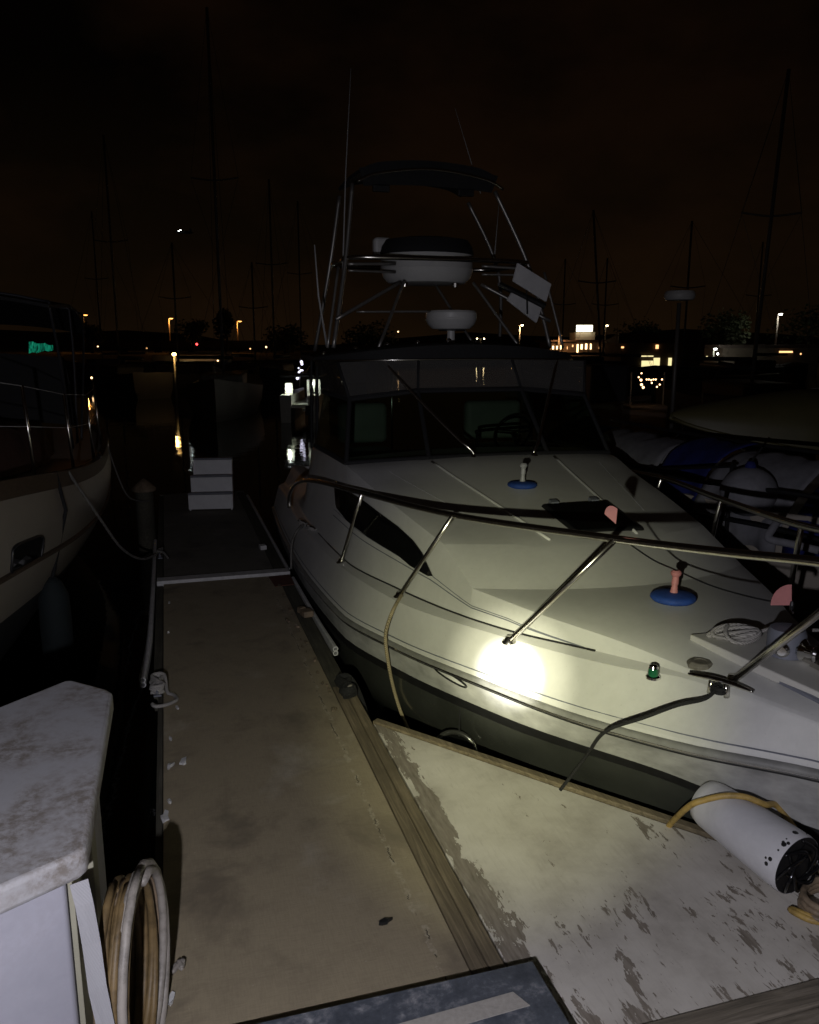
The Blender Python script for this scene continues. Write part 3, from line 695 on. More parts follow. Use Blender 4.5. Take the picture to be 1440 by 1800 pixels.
# hull shell
q_f = pchip([2, 3, 4, 5, 6, 10.7], [.6, .75, 2.2, 3.4, 4.3, 5]); zb_f = pchip([2.0, 2.35, 2.7, 3.2, 4, 10.7], [.42, 0.0, -.5, -.8, -.9, -.9])
def BAND(Y): t = min(1, max(0, (3.6-Y)/1.4)); return .15+.16*t*t*(3-2*t)
def hull_pt(Y, z, s=-1):
    b, zr = rub(Y); zb = min(zb_f(Y), zr-.05); f = min(1, max(0, (zr-z)/(zr-zb))); return Vector((XC+s*max(.0, (b-.012)*(1-f**q_f(Y))), Y, z))
ys = [2.0+.07*k for k in range(20)] + [3.4+.2*k for k in range(37)]
ys = [min(y, 10.6) for y in ys]
for s in (-1, 1):
    band = []; low = []; stp = []
    for Y in ys:
        b, zr = rub(Y); zb = min(zb_f(Y), zr-.05); zt = zr-.005; zm = max(zr-BAND(Y), zb+.01); zs = max(zm-.055, zb+.005)
        band.append([hull_pt(Y, zt+(zm-zt)*k/4, s) for k in range(5)])
        low.append([hull_pt(Y, zs+(zb-zs)*k/10, s) for k in range(11)]); stp.append([hull_pt(Y, zm+(zs-zm)*k/2, s)+Vector((s*.003, 0, 0)) for k in range(3)])
    mk('topside_band', grid(band), M['band'], mb, smooth=True)
    mk('hull_stripe', grid(stp), M['black'], mb, smooth=True)
    mk('hull_side', grid(low), M['hull_dark'], mb, smooth=True)
tr = [hull_pt(10.6, .075-(.975)*k/8, -1) for k in range(9)]
trv = tr + [Vector((2*XC-p.x, p.y, p.z)) for p in tr[::-1]]
mk('transom', (trv + [Vector((XC+1.24, 10.6, .36)), Vector((XC+1.13, 10.6, .62)), Vector((XC-1.13, 10.6, .62)), Vector((XC-1.24, 10.6, .36))], [tuple(range(len(trv)+4))]), M['gel'], mb)
# rub rail with a bright insert
for s in (-1, 1):
    P = [Vector((XC+s*(rub(Y)[0]), Y, rub(Y)[1]+.012)) for Y in [2.0+.1*k for k in range(87)]]
    mk('rub_rail', tube(P, .024, 8), M['rub_grey'], mb, smooth=True)
    mk('rub_black_line', tube([p+Vector((0, 0, -.026)) for p in P], .008, 6), M['black'], mb)  # thin black line along the underside of the rub rail
    P2 = [Vector((XC+s*(rub(Y)[0]+.016), Y, rub(Y)[1]+.006)) for Y in [2.0+.1*k for k in range(87)]]
    mk('rub_insert', tube(P2, .010, 8), M['chrome'], mb, smooth=True)
    P3 = [Vector((XC+s*(rub(Y)[0]*.86+gun(Y)[0]*.14), Y, rub(Y)[1]+.066)) for Y in [2.15+.15*k for k in range(56)]]
    mk('deck_seam', tube(P3, .0035, 5), M['grey_plastic'], mb)
    # dark line at the foot of the cabin side and moulded pinstripes above it
    mk('toe_line', tube([side_pt(3.55+.1*k, 0, s, .003) for k in range(40)], .0065, 6), M['black'], mb)
    for off, r_ in ((0, .0035), (.07, .0025)):
        pts = []
        for k in range(34):
            Y = 3.62+.1*k; t = (.36+off)*min(1, (Y-3.58)/.55)**.8
            pts.append(side_pt(Y, t, s, .002))
        mk('pinstripe', tube(pts, r_, 5), M['grey_plastic'], mb)

# cabin side windows
def side_panel(poly, off, s, n=9):
    """poly: top and bottom edges as [(Y,t)...] of equal count"""
    top, bot = poly; rows = []
    for (ya, ta_), (yb, tb_) in zip(top, bot):
        rows.append([side_pt(ya+(yb-ya)*k/n, ta_+(tb_-ta_)*k/n, s, off) for k in range(n+1)])
    return grid(rows)
def proj(p):
    v = Vector(p)-Vector(cam.location); w = v.dot(FW); return 720+1440*v.dot(RT)/w, 900-1440*v.dot(UP)/w
def side_uv(px, py):
    best = (1e9, 0, 0)
    for y in [4.6+.05*k for k in range(90)]:
        for t in [.04*k for k in range(26)]:
            q = proj(side_pt(y, t)); e = (q[0]-px)**2+(q[1]-py)**2
            if e < best[0]: best = (e, y, t)
    return best[1:]
top = [side_uv(*q) for q in ((590, 846), (612, 862), (644, 884), (672, 905), (700, 927), (727, 949), (742, 972), (764, 1015))]
bot = [side_uv(*q) for q in ((594, 893), (612, 912), (649, 944), (672, 961), (700, 978), (725, 994), (742, 1004), (758, 1014))]
for s in (-1, 1):
    fr = mk('cabin_window_frame', thick(*side_panel((top, bot), .014, s), .006), M['blackgloss'], mb, smooth=True, auto=40)
    mid_t = [(y, t+(u-t)*.10) for (y, t), (x, u) in zip(top, bot)]; mid_b = [(x, u+(t-u)*.10) for (y, t), (x, u) in zip(top, bot)]
    mk('cabin_window', thick(*side_panel((mid_t[:-1], mid_b[:-1]), .022, s), .003), M['glass'], fr, smooth=True, auto=40)
# moulded ridges on the coachroof
def deck_z(x, y):
    w = abs(x-XC); best = None
    for (a_, b_) in zip(RW, RW[1:]):
        def yy(r_): u = min(1, w/max(.01, r_[3]+widen(r_[2]))); return r_[0]+(r_[2]-r_[0])*u*u, r_[1]+(r_[4]-r_[1])*u*u
        (y0, z0), (y1, z1) = yy(a_), yy(b_)
        if y0 <= y <= y1: return z0+(z1-z0)*(y-y0)/max(1e-6, y1-y0)
    return .8
for s in (-1, 1):
    P = [Vector((XC+s*(.56-.24*k/12), 6.45-1.75*k/12, 0)) for k in range(13)]
    mk('roof_ridge', tube([Vector((p.x, p.y, deck_z(p.x, p.y)+.001)) for p in P], .011, 8), M['gel'], mb, smooth=True)
    P = [Vector((XC+s*(.95-.30*k/12), 6.35-1.2*k/12, 0)) for k in range(13)]
    mk('roof_seam', tube([Vector((p.x, p.y, deck_z(p.x, p.y)+.0005)) for p in P], .003, 5), M['gel_grey'], mb)

# windscreen
bas = [(-1.235, 8.2, 1.19), (-1.235, 6.70, 1.215), (-.55, 6.56, 1.252), (.55, 6.56, 1.252), (1.235, 6.70, 1.215), (1.235, 8.2, 1.19)]
tpw = [(-1.13, 8.25, 1.72), (-1.13, 7.02, 1.725), (-.50, 7.05, 1.785), (.50, 7.05, 1.785), (1.13, 7.02, 1.725), (1.13, 8.25, 1.72)]
bas = [Vector((XC+x, y, z)) for x, y, z in bas]; tpw = [Vector((XC+x, y, z)) for x, y, z in tpw]
for i in range(5):
    fr = mk('windscreen_frame', join(tube([bas[i], bas[i+1]], .022, 8), tube([tpw[i], tpw[i+1]], .020, 8), tube([bas[i+1], tpw[i+1]], .020, 8)), M['canvas_black'], mb, smooth=True, auto=50)
    mk('windscreen_pane', thick([bas[i], bas[i+1], tpw[i+1], tpw[i]], [(0, 1, 2, 3)], .005), M['windscreen'], fr)
# clear vinyl between windscreen and hardtop, and side curtains aft
HTZ = 2.06
tph = [(-1.20, 8.3, HTZ-.02), (-1.20, 7.16, HTZ-.02), (-.48, 7.10, HTZ), (.42, 7.10, HTZ), (1.20, 7.16, HTZ-.02), (1.20, 8.3, HTZ-.02)]
tph = [Vector((XC+x, y, z)) for x, y, z in tph]
def crinkled(a, b, c, d, nu, nv, amp, seed):
    q = random.Random(seed); ph = [q.uniform(0, 6.28) for _ in range(6)]; nrm = (b-a).cross(d-a).normalized(); rows = []
    for j in range(nv+1):
        row = []
        for i in range(nu+1):
            u = i/nu; v = j/nv; p = (a*(1-u)+b*u)*(1-v)+(d*(1-u)+c*u)*v
            e = math.sin(math.pi*u)*math.sin(math.pi*v)
            k = math.sin(u*9+v*4+ph[0])+.7*math.sin(u*17-v*7+ph[1])+.5*math.sin(v*13+ph[2]+u*3)
            row.append(p+nrm*(amp*k*(.25+e)))
        rows.append(row)
    return grid(rows)
for i in range(5):
    a, b, c, d = tpw[i], tpw[i+1], tph[i+1], tph[i]
    fr = mk('vinyl_frame', join(tube([b, c], .013, 8), tube([a+Vector((0, 0, .016)), b+Vector((0, 0, .016))], .012, 6)), M['canvas_black'], mb, smooth=True)
    mk('vinyl_panel', crinkled(a, b, c, d, 20, 8, .004, i), M['vinyl'], fr, smooth=True)
for s in (-1, 1):
    for y0, y1 in ((8.3, 8.62), (8.64, 8.95)):
        a, b = Vector((XC+s*1.20, y0, 1.10)), Vector((XC+s*1.15, y1, .95)); c, d = Vector((XC+s*1.14, y1, HTZ-.02)), Vector((XC+s*1.18, y0, HTZ-.02))
        fr = mk('curtain_frame', tube([a, d], .012, 6), M['canvas_black'], mb)
        mk('side_curtain', crinkled(a, b, c, d, 10, 20, .014, int(y0*7)+s), M['vinyl'], fr, smooth=True)
# helm seats and dash rail behind the glass
for x, w in ((-.78, .50), (.62, .62)):
    se = mk('helm_seat_back', obox((XC+x, 8.05, 1.42), (w, .14, .40)), M['seat'], mb, bevel=.058, seg=5, smooth=True)
    mk('seat_cushion', obox((XC+x, 7.80, 1.12), (w, .5, .14)), M['seat'], se, bevel=.05, seg=3, smooth=True)
    mk('seat_base', obox((XC+x, 7.85, .64), (w*.8, .4, .80)), M['gel'], se, bevel=.02)
mk('dashboard', obox((XC, 7.28, 1.16), (2.2, .42, .10)), M['canvas_black'], mb, bevel=.03)
wh = Vector((XC+.62, 7.50, 1.33))
mk('steering_wheel', join(tube([wh+Vector((math.cos(a)*.19, -math.sin(a)*.08, math.sin(a)*.17)) for a in [k*.2618 for k in range(24)]], .013, 8, closed=True), tube([wh, wh+Vector((-.18, 0, .02))], .009, 6), tube([wh, wh+Vector((.18, 0, .02))], .009, 6), tube([wh, wh+Vector((0, -.2, -.16))], .02, 6)), M['blackgloss'], mb, smooth=True)
gb = [Vector((XC+x, 7.12, z)) for x, z in ((.10, 1.25), (.10, 1.37), (.14, 1.41), (.72, 1.43), (.76, 1.39), (.76, 1.25))]
mk('grab_rail', tube(catmull(gb, 5), .014, 8), M['blackgloss'], mb, smooth=True)
mk('inner_post', tube([Vector((XC-.62, 7.5, 1.2)), Vector((XC-.62, 7.5, HTZ))], .011, 8), M['stainless'], mb, smooth=True)
# hardtop
pl_ = []
for k in range(21):
    a = math.pi*k/20; x = -math.cos(a); pl_.append((XC+x*1.36, 7.32-.24*math.sin(a)**.5))
out = [(XC-1.36, 10.0)] + pl_ + [(XC+1.36, 10.0)]
def cam_z(p, z0): return z0+.07*(1-((p[0]-XC)/1.4)**2)+.02*min(1, (p[1]-7.0))
n = len(out); htV = [(p[0], p[1], cam_z(p, HTZ-.015)) for p in out] + [(p[0], p[1], cam_z(p, HTZ+.055)) for p in out]
def slab(z0):
    rows = []
    for j in range(13):
        row = []
        for i in range(21):
            x = -1+i/10
            yf = 7.08+.60*abs(x)**4; y = yf+(10.0-yf)*j/12
            row.append(Vector((XC+x*1.33, y, cam_z((XC+x*1.33, y), z0))))
        rows.append(row)
    return grid(rows)
def ht_xy(i, j): x = -1+i/10; yf = 7.08+.60*abs(x)**4; return x, XC+x*1.33*(1-.10*j/12), yf+(9.2-yf)*j/12
tv = [Vector((ht_xy(i, j)[1], ht_xy(i, j)[2], HTZ+.012+.12*(1-ht_xy(i, j)[0]**2)**1.0+.012*min(1, j))) for j in range(13) for i in range(21)]
bv = [Vector((ht_xy(i, j)[1], ht_xy(i, j)[2], HTZ-.02+.02*(1-ht_xy(i, j)[0]**2))) for j in range(13) for i in range(21)]
hf = [(j*21+i, j*21+i+1, (j+1)*21+i+1, (j+1)*21+i) for j in range(12) for i in range(20)]
rimi = list(range(21)) + [j*21+20 for j in range(1, 13)] + [12*21+i for i in range(19, -1, -1)] + [j*21 for j in range(11, 0, -1)]
hf2 = [tuple(273+k for k in q[::-1]) for q in hf] + [(rimi[k], rimi[(k+1) % len(rimi)], 273+rimi[(k+1) % len(rimi)], 273+rimi[k]) for k in range(len(rimi))]
ht = mk('hardtop', (tv+bv, hf+hf2), M['canvas_black'], mb, smooth=True, auto=40)
mk('hardtop_trim', tube([Vector((ht_xy(i, 0)[1], ht_xy(i, 0)[2]-.012, HTZ-.016+.02*(1-ht_xy(i, 0)[0]**2))) for i in range(21)], .009, 6), M['stainless'], ht, smooth=True)
for k in range(6):
    x = -.9+.3*k
    mk('roof_light', lathe([(.02, 0), (.022, .02), (.008, .032)], (XC-.35+x, 7.55, HTZ+.024+.12*(1-((-.35+x)/1.33)**2)), 10), M['chrome'], ht, smooth=True)
# front struts from deck to hardtop
for bpx, tx in (((832, 806), 1.86), ((939, 802), 3.56)):
    b0 = on_z(*bpx, 1.235); t0 = Vector((tx, 7.16, HTZ-.01)); dr = (t0-b0)
    P = [b0, b0+Vector((0, 0, .05)), b0+dr*.10+Vector((0, -.03, .035)), b0+dr*.2+Vector((0, -.02, .02)), b0+dr*.6, t0]
    sr = mk('hardtop_strut', tube(catmull(P, 6), .015, 10), M['stainless'], mb, smooth=True)
    mk('strut_base', lathe([(.038, 0), (.038, .008), (.022, .018), (.018, .04)], b0+Vector((0, 0, -.002)), 16), M['stainless'], sr, smooth=True)
# bow rail
RP = [on_z(509, 892, .50), on_z(510, 868, .66), on_z(524, 848, .88), on_z(556, 846, 1.00), on_z(636, 866, 1.10), on_z(795, 905, 1.15), on_z(1080, 947, 1.25), on_z(1275, 971, 1.33), on_z(1440, 988, 1.40)]
RP += [Vector((2.44, 2.02, 1.43)), Vector((XC, 1.86, 1.44))]
full = RP + [Vector((2*XC-p.x, p.y, p.z)) for p in RP[-2::-1]]
mk('bow_rail', tube(catmull(full, 9), .0205, 10), M['stainless'], mb, smooth=True)
bases = [on_z(600, 988, .466), on_z(702, 1048, .516), on_z(895, 1128, .592), on_z(1288, 1197, .718)]
tops = [on_z(636, 868, 1.095), on_z(797, 906, 1.15), on_z(1082, 948, 1.25), Vector((2.385, 2.24, 1.405))]
for b0, t0 in zip(bases, tops):
    for s in (0, 1):
        m_ = lambda p: Vector((2*XC-p.x, p.y, p.z)) if s else p
        sn = mk('stanchion', tube([m_(b0), m_(b0+(t0-b0)*.5), m_(t0)], .0165, 10), M['stainless'], mb, smooth=True)
        mk('stanchion_base', lathe([(.040, 0), (.040, .006), (.026, .016), (.020, .035)], m_(b0)+Vector((0, 0, -.006)), 18), M['stainless'], sn, smooth=True)
# foredeck hatch
hc = on_z(1040, 907, 1.035); hn = Vector((0, -.19, .98)).normalized()
Hy = Vector((0, .98, .19)).normalized(); Hx = Vector((1, 0, 0))
def onplate(c, pts, h0, h1):
    n = len(pts); V = [c+Hx*x+Hy*y+hn*h for h in (h0, h1) for x, y in pts]
    return V, [tuple(range(n-1, -1, -1)), tuple(range(n, 2*n))] + [(i, (i+1) % n, n+(i+1) % n, n+i) for i in range(n)]
hcc = Vector((2.80, 5.02, .992))
fh = mk('foredeck_hatch', onplate(hcc, [(-.27, -.27), (.27, -.27), (.27, .27), (-.27, .27)], -.02, .035), M['black'], mb, bevel=.03, seg=3)
mk('hatch_lens', onplate(hcc, [(-.235, -.235), (.235, -.235), (.235, .235), (-.235, .235)], .0355, .041), M['glass'], fh, bevel=.01)
for x in (-.16, .16): mk('hatch_hinge', onplate(hcc, [(x-.03, .25), (x+.03, .25), (x+.03, .30), (x-.03, .30)], .0, .045), M['grey_plastic'], fh)
# blue padded discs with upright posts
def post_disc(c, r_, h, pm, lean):
    d = mk('blue_padded_disc', lathe([(r_*.3, 0), (r_*.9, .004), (r_, .018), (r_*.97, .034), (r_*.8, .044), (r_*.2, .050)], c, 22), M['blue_cover'], mb, smooth=True, auto=60)
    c = Vector(c); ax = Vector((lean, 0, 1)).normalized()
    mk('disc_post', lathe([(.030, .03), (.024, .04), (.020, .06), (.017, .08), (.016, h*.55), (.020, h*.56), (.018, h*.8), (.028, h*.86), (.030, h*.94), (.02, h)], c, 14, ax), pm, d, smooth=True, auto=40)
    return c+ax*h
pA = on_z(918, 857, 1.115); pB = on_z(1183, 1056, .800)
post_disc(pA, .115, .19, M['gel_grey'], .04); tB = post_disc(pB, .125, .175, M['pink'], .06)
# bird line with two pink quarter-disc flags
def quarter(c, r_, u, v, th):
    P = [Vector((0, 0, 0))] + [Vector((math.cos(a)*r_, math.sin(a)*r_, 0)) for a in [math.pi/2*k/8 for k in range(9)]]
    w = u.cross(v).normalized(); n = len(P); V = [Vector(c)+u*p.x+v*p.y+w*h for h in (0, th) for p in P]
    return V, [tuple(range(n)), tuple(range(2*n-1, n-1, -1))] + [(i, (i+1) % n, n+(i+1) % n, n+i) for i in range(n)]
fB = Vector(on_y(1392, 1064, 3.02)); fA = Vector(on_y(1083, 921, 3.50))
ln = [Vector(on_y(1108, 957, 3.42)), Vector(on_y(1150, 985, 3.60)), tB, tB+(fB-tB)*.33+Vector((0, 0, -.025)), tB+(fB-tB)*.66+Vector((0, 0, -.022)), fB]
bl = mk('bird_line', tube(catmull(ln, 8), .0045, 6), M['black'], mb, smooth=True)
mk('bird_flag', quarter(fB, .098, -RT, UP, .004), M['pink'], bl)
mk('bird_flag', quarter(fA, .075, (-RT*.75+UP*.66).normalized(), (RT*.1+UP).normalized(), .004), M['pink'], bl)
mk('flag_clip', lathe([(.008, 0), (.012, .02), (.006, .04)], fB+Vector((0, 0, -.02)), 10), M['black'], bl)
# bow fittings: anchor locker lid, windlass, nav light, filler cap, cleat, rope bundle
al = [(1212, 1132), (1440, 1128), (1560, 1300), (1500, 1390), (1290, 1192)]
zf = lambda x, y: 0.0
LZ = .772
lidp = [Vector((2.40, 3.28, 0)), Vector((2.90, 3.28, 0)), Vector((2.80, 2.50, 0)), Vector((2.50, 2.50, 0))]
mk('anchor_locker_lid', prism([(p.x, p.y) for p in lidp][::-1], .755, .800), M['nonskid'], mb, bevel=.008, seg=3)
mk('locker_track', tube([Vector((2.47, 2.90, .765)), Vector((2.50, 2.42, .765)), Vector((2.55, 2.10, .755))], .012, 6), M['grey_plastic'], mb)
wc = Vector((2.665, 2.93, .802))
wl_ = mk('windlass', join(lathe([(.085, 0), (.085, .10), (.075, .125), (.02, .13)], wc, 24)), M['grey_plastic'], mb, smooth=True, auto=40)
mk('windlass_drum', lathe([(.045, 0), (.05, .01), (.03, .03), (.03, .06), (.05, .08), (.045, .09)], wc+Vector((.0, -.09, .055)), 20, (.35, -1, 0)), M['chrome'], wl_, smooth=True, auto=40)
mk('windlass_cap', lathe([(.03, 0), (.034, .01), (.02, .03)], wc+Vector((-.075, -.06, .05)), 16, (-.7, -.7, 0)), M['chrome'], wl_, smooth=True, auto=40)
mk('anchor_shank', join(tube([wc+Vector((.02, -.1, .02)), wc+Vector((.0, -.55, .03))], .022, 10), obox(wc+Vector((.06, -.22, .015)), (.14, .12, .025))), M['stainless'], mb, smooth=True, auto=40)
knotP = [wc+Vector((-.10+.11*math.cos(a*1.7)*math.cos(a*.3), .22+.07*math.sin(a*1.3), .03+.022*math.sin(a*2.1))) for a in [k*.33 for k in range(60)]]
mk('line_bundle', tube(catmull(knotP, 3), .010, 7), M['rope_white'], mb, smooth=True)
kp2 = [wc+Vector((.0, .2, .03)), wc+Vector((.1, .19, .05)), wc+Vector((.25, .2, .02)), wc+Vector((.5, .18, .0))]
mk('anchor_line', tube(catmull(kp2, 6), .009, 7), M['rope_white'], mb, smooth=True)
nl = on_z(1148, 1192, .665)
nb = mk('nav_light', lathe([(.034, 0), (.034, .010), (.026, .016)], nl, 16), M['chrome'], mb, smooth=True, auto=40)
mk('green_lens', lathe([(.024, .014), (.026, .03), (.022, .05)], nl, 16), M['green_lens'], nb, smooth=True, auto=40)
mk('lens_cap', lathe([(.024, .050), (.020, .062), (.008, .068)], nl, 16), M['chrome'], nb, smooth=True, auto=40)
fc = on_z(1231, 1172, .722)
mk('filler_cap', lathe([(.062, 0), (.062, .018), (.050, .030), (.030, .031), (.028, .027), (.006, .027)], fc, 8), M['brown_cap'], mb, bevel=.003)
cc = on_z(1262, 1222, .685)
cl_ = mk('bow_cleat', tube(catmull([cc+Vector((-.075, .115, .062)), cc+Vector((-.03, .05, .068)), cc+Vector((0, 0, .07)), cc+Vector((.04, -.06, .066)), cc+Vector((.08, -.125, .058))], 5), lambda u: .013-.006*abs(2*u-1)**2, 10), M['chrome'], mb, smooth=True)
for t in (-1, 1): mk('cleat_leg', tube([cc+Vector((-.02*t, .032*t, 0)), cc+Vector((-.016*t, .028*t, .065))], .012, 8), M['stainless'], cl_, smooth=True)
# oval hull port, oval vent and handle on the starboard side
def on_hull(Yc, zc, ly, lz, off, n=28, off2=None):
    V = []
    for k in range(n):
        a = 2*math.pi*k/n; p = hull_pt(Yc+ly*math.cos(a), zc+lz*math.sin(a)); V.append(p+Vector((-off, -off*.6, 0)))
    return V
def hull_px(px, py):
    r_ = ray(px, py); d = 2.0
    while d < 9:
        p_ = Vector(cam.location)+r_*d
        if 2.05 < p_.y < 10.5 and p_.z < rub(p_.y)[1] and p_.x >= hull_pt(p_.y, p_.z).x: return p_
        d += .004
    return p_
v0 = hull_px(793, 1189)
ring = on_hull(v0.y, v0.z, .165, .020, .010)
hv = mk('hull_vent_frame', tube(ring, .006, 6, closed=True), M['black'], mb, smooth=True)
mk('hull_vent', (on_hull(v0.y, v0.z, .160, .016, .008), [tuple(range(28))]), M['gel'], hv)

# stern cleats and pot on the far quarter deck
for (px, py, z_) in ((533, 928, .40), (548, 938, .40)):
    c_ = on_z(px, py, z_)
    cl2 = mk('stern_cleat', tube([c_+Vector((-.03, .09, .06)), c_+Vector((0, 0, .068)), c_+Vector((.03, -.09, .06))], .011, 8), M['chrome'], mb, smooth=True)
    mk('cleat_leg', tube([c_, c_+Vector((0, 0, .066))], .014, 8), M['chrome'], cl2)
    P = [c_+Vector((.03*math.cos(a), .06*math.sin(a*.7), .02+.004*k)) for k, a in enumerate([i*.8 for i in range(14)])]
    mk('cleat_rope', tube(catmull(P, 3), .010, 7), M['rope_white'], cl2, smooth=True)

# ---- tower
TY = 8.3
tw_ = mk('tower_ring', tube(catmull([Vector((XC+x, TY+y, 3.0)) for x, y in ((-.93, -.05), (-.85, -.42), (0, -.5), (.85, -.42), (.93, -.05), (.85, .5), (0, .6), (-.85, .5))], 6, closed=True), .022, 8, closed=True), M['stainless'], mb, smooth=True)
def leg(P, r_=.021): return mk('tower_leg', tube(catmull([Vector(p) for p in P], 6), r_, 8), M['tower_alloy'], mb, smooth=True)
for s in (-1, 1):
    leg([(XC+s*1.12, 7.75, 2.16), (XC+s*.95, 7.95, 2.96), (XC-.14+s*.72, 8.0, 3.68)])
    leg([(XC+s*1.08, 9.0, 2.12), (XC+s*.95, 8.75, 2.96), (XC-.14+s*.70, 8.7, 3.68)])
    leg([(XC+s*1.20, 7.62, 2.16), (XC+s*1.05, 7.80, 2.9)], .014)
    leg([(XC+s*1.10, 7.72, 2.42), (XC+s*.42, 7.92, 2.78)], .018)
    leg([(XC+s*.72, 7.60, 2.16), (XC+s*.36, 7.98, 2.80)], .016)
    leg([(XC+s*.93, 7.92, 2.94), (XC+s*.45, 7.98, 2.96)], .016)
    leg([(XC+s*.93, 7.92, 2.88), (XC+s*.45, 7.98, 2.88)], .012)
leg([(XC-.86, 7.9, 2.50), (XC-.10, 7.9, 2.51)], .011)
leg([(XC+.10, 8.4, 2.80), (XC+.34, 7.9, 2.20)], .014)
pc = Vector((XC, 8.38, 0))
mk('tower_pod', lathe([(.30, 2.80), (.40, 2.81), (.455, 2.86), (.480, 2.93), (.482, 2.935), (.488, 2.945), (.482, 2.955), (.478, 3.09), (.46, 3.10)], pc, 40, sy=.85), M['gel'], mb, smooth=True, auto=35)
mk('pod_cover', lathe([(.484, 3.085), (.486, 3.11), (.47, 3.17), (.43, 3.23), (.30, 3.25), (.05, 3.255)], pc, 40, sy=.85), M['canvas_black'], mb, smooth=True, auto=40)
mk('pod_floor_fitting', lathe([(.03, 2.76), (.035, 2.80)], pc+Vector((-.3, -.2, 0)), 12), M['stainless'], mb)
mk('pod_floor_fitting', lathe([(.03, 2.76), (.035, 2.80)], pc+Vector((.22, -.25, 0)), 12), M['stainless'], mb)
mk('tower_seat_back', obox((XC-.43, 8.55, 3.16), (.20, .12, .22)), M['gel'], mb, bevel=.04, seg=3)
# sunshade
rows = []
for j in range(9):
    row = []
    for i in range(17):
        x = -1+i/8; y = -1+j/4
        row.append(Vector((XC-.14+x*.68, TY+.05+y*.50, 3.82+.07*(1-x*x)-.05*(y+1)*0+.02*(1-y*y)-.04*max(0, abs(x)-.8)/.2)))
    rows.append(row)
sh = mk('sunshade', thick(*grid(rows), .03), M['canvas_black'], mb, smooth=True, auto=40)
mk('shade_valance', grid([[Vector((XC-.83+1.38*i/16, TY-.455, 3.82+.07*(1-(-1+i/8)**2)-.03)), Vector((XC-.78+1.28*i/16, TY-.42, 3.64+.03*(1-(-1+i/8)**2)))] for i in range(17)]), M['canvas_black'], sh, smooth=True)
mk('shade_hoop', tube(catmull([Vector((XC+x, TY-.52, z)) for x, z in ((-.86, 3.66), (-.65, 3.74), (-.14, 3.80), (.38, 3.74), (.58, 3.66))], 6), .014, 8), M['stainless'], sh, smooth=True)
for x in (-.62, .22): mk('shade_bracket', obox((XC+x, TY-.45, 3.62), (.16, .05, .06)), M['black'], sh, bevel=.008)
# radar dome on its post
rc = Vector((XC+.12, 7.95, 0))
rd = mk('radar_post', tube([rc+Vector((0, 0, 2.15)), rc+Vector((0, 0, 2.33))], .040, 12), M['gel'], mb, smooth=True, auto=40)
mk('radar_dome', lathe([(.10, 2.335), (.19, 2.345), (.235, 2.39), (.252, 2.43), (.255, 2.435), (.255, 2.442), (.252, 2.447), (.255, 2.455), (.252, 2.50), (.235, 2.52), (.10, 2.53)], rc, 36), M['gel'], rd, smooth=True, auto=35)
mk('radar_plate', lathe([(.14, 2.325), (.14, 2.334)], rc, 20), M['black'], rd)
# pair of white tilted panels on the port tower leg
def flat_panel(corners, th, mat, parent, name):
    V = [Vector(c) for c in corners]; nrm = (V[1]-V[0]).cross(V[2]-V[0]).normalized()
    return mk(name, (V+[v+nrm*th for v in V], [(0, 1, 2, 3), (7, 6, 5, 4), (0, 1, 5, 4), (1, 2, 6, 5), (2, 3, 7, 6), (3, 0, 4, 7)]), mat, parent, bevel=.004)
pp = flat_panel([on_y(911, 462, 7.50), on_y(970, 499, 7.60), on_y(961, 530, 7.58), on_y(903, 494, 7.48)], .025, M['white_plastic'], mb, 'tower_panel')
flat_panel([on_y(900, 514, 7.55), on_y(953, 541, 7.64), on_y(944, 567, 7.60), on_y(893, 527, 7.52)], .025, M['white_plastic'], mb, 'tower_panel')
mk('panel_bracket', join(tube([on_y(878, 500, 7.75), on_y(958, 538, 7.68)], .030, 8), tube([on_y(926, 510, 7.50), on_y(927, 552, 7.50)], .008, 6), tube([on_y(878, 500, 7.75), on_y(884, 505, 8.0)], .02, 6)), M['black'], pp)
# aerials and outriggers
for P, r_ in (([on_y(600, 560, 8.3), on_y(608, 300, 8.3), on_y(617, 120, 8.3)], .009), ([on_y(575, 610, 7.7), on_y(560, 520, 7.6), on_y(553, 430, 7.5)], .012), ([on_y(868, 470, 8.7), on_y(878, 350, 8.9)], .007), ([on_y(845, 340, 8.2), on_y(800, 190, 8.2)], .005)):
    mk('aerial', tube(P, lambda u, r_=r_: r_*(1-.5*u), 6), M['gel_grey'], mb, smooth=True)
# black rubber ring bumper hung off the gusset rim against the hull
rbc = hull_px(797, 1296)-FW*.30; rb_ = empty('ring_bumper', tuple(rbc+Vector((0, 0, -.1))), 'shiny black rubber ring bumper between the gusset rim and the dark hull', 'bumper')
u_ = (RT*.94-UP*.30).normalized(); v_ = (UP*.80+RT*.22+FW*.45).normalized()
mk('ring', tube([rbc+u_*(math.cos(a)*.125)+v_*(math.sin(a)*.11) for a in [k*.2094 for k in range(30)]], .016, 10, closed=True), M['rubber_shine'], rb_, smooth=True)
w_ = u_.cross(v_).normalized(); w_ = -w_ if w_.dot(FW) < 0 else w_
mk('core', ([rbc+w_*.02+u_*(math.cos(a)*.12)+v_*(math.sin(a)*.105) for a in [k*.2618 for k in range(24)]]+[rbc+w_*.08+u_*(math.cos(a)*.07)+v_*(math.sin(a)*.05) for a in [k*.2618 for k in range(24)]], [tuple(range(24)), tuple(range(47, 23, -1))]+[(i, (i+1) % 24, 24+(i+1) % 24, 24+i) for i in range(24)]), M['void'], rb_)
mk('hanger', tube([rbc+v_*.09, rbc+v_*.12+Vector((.02, .05, .25))], .006, 6), M['rope_black'], rb_)
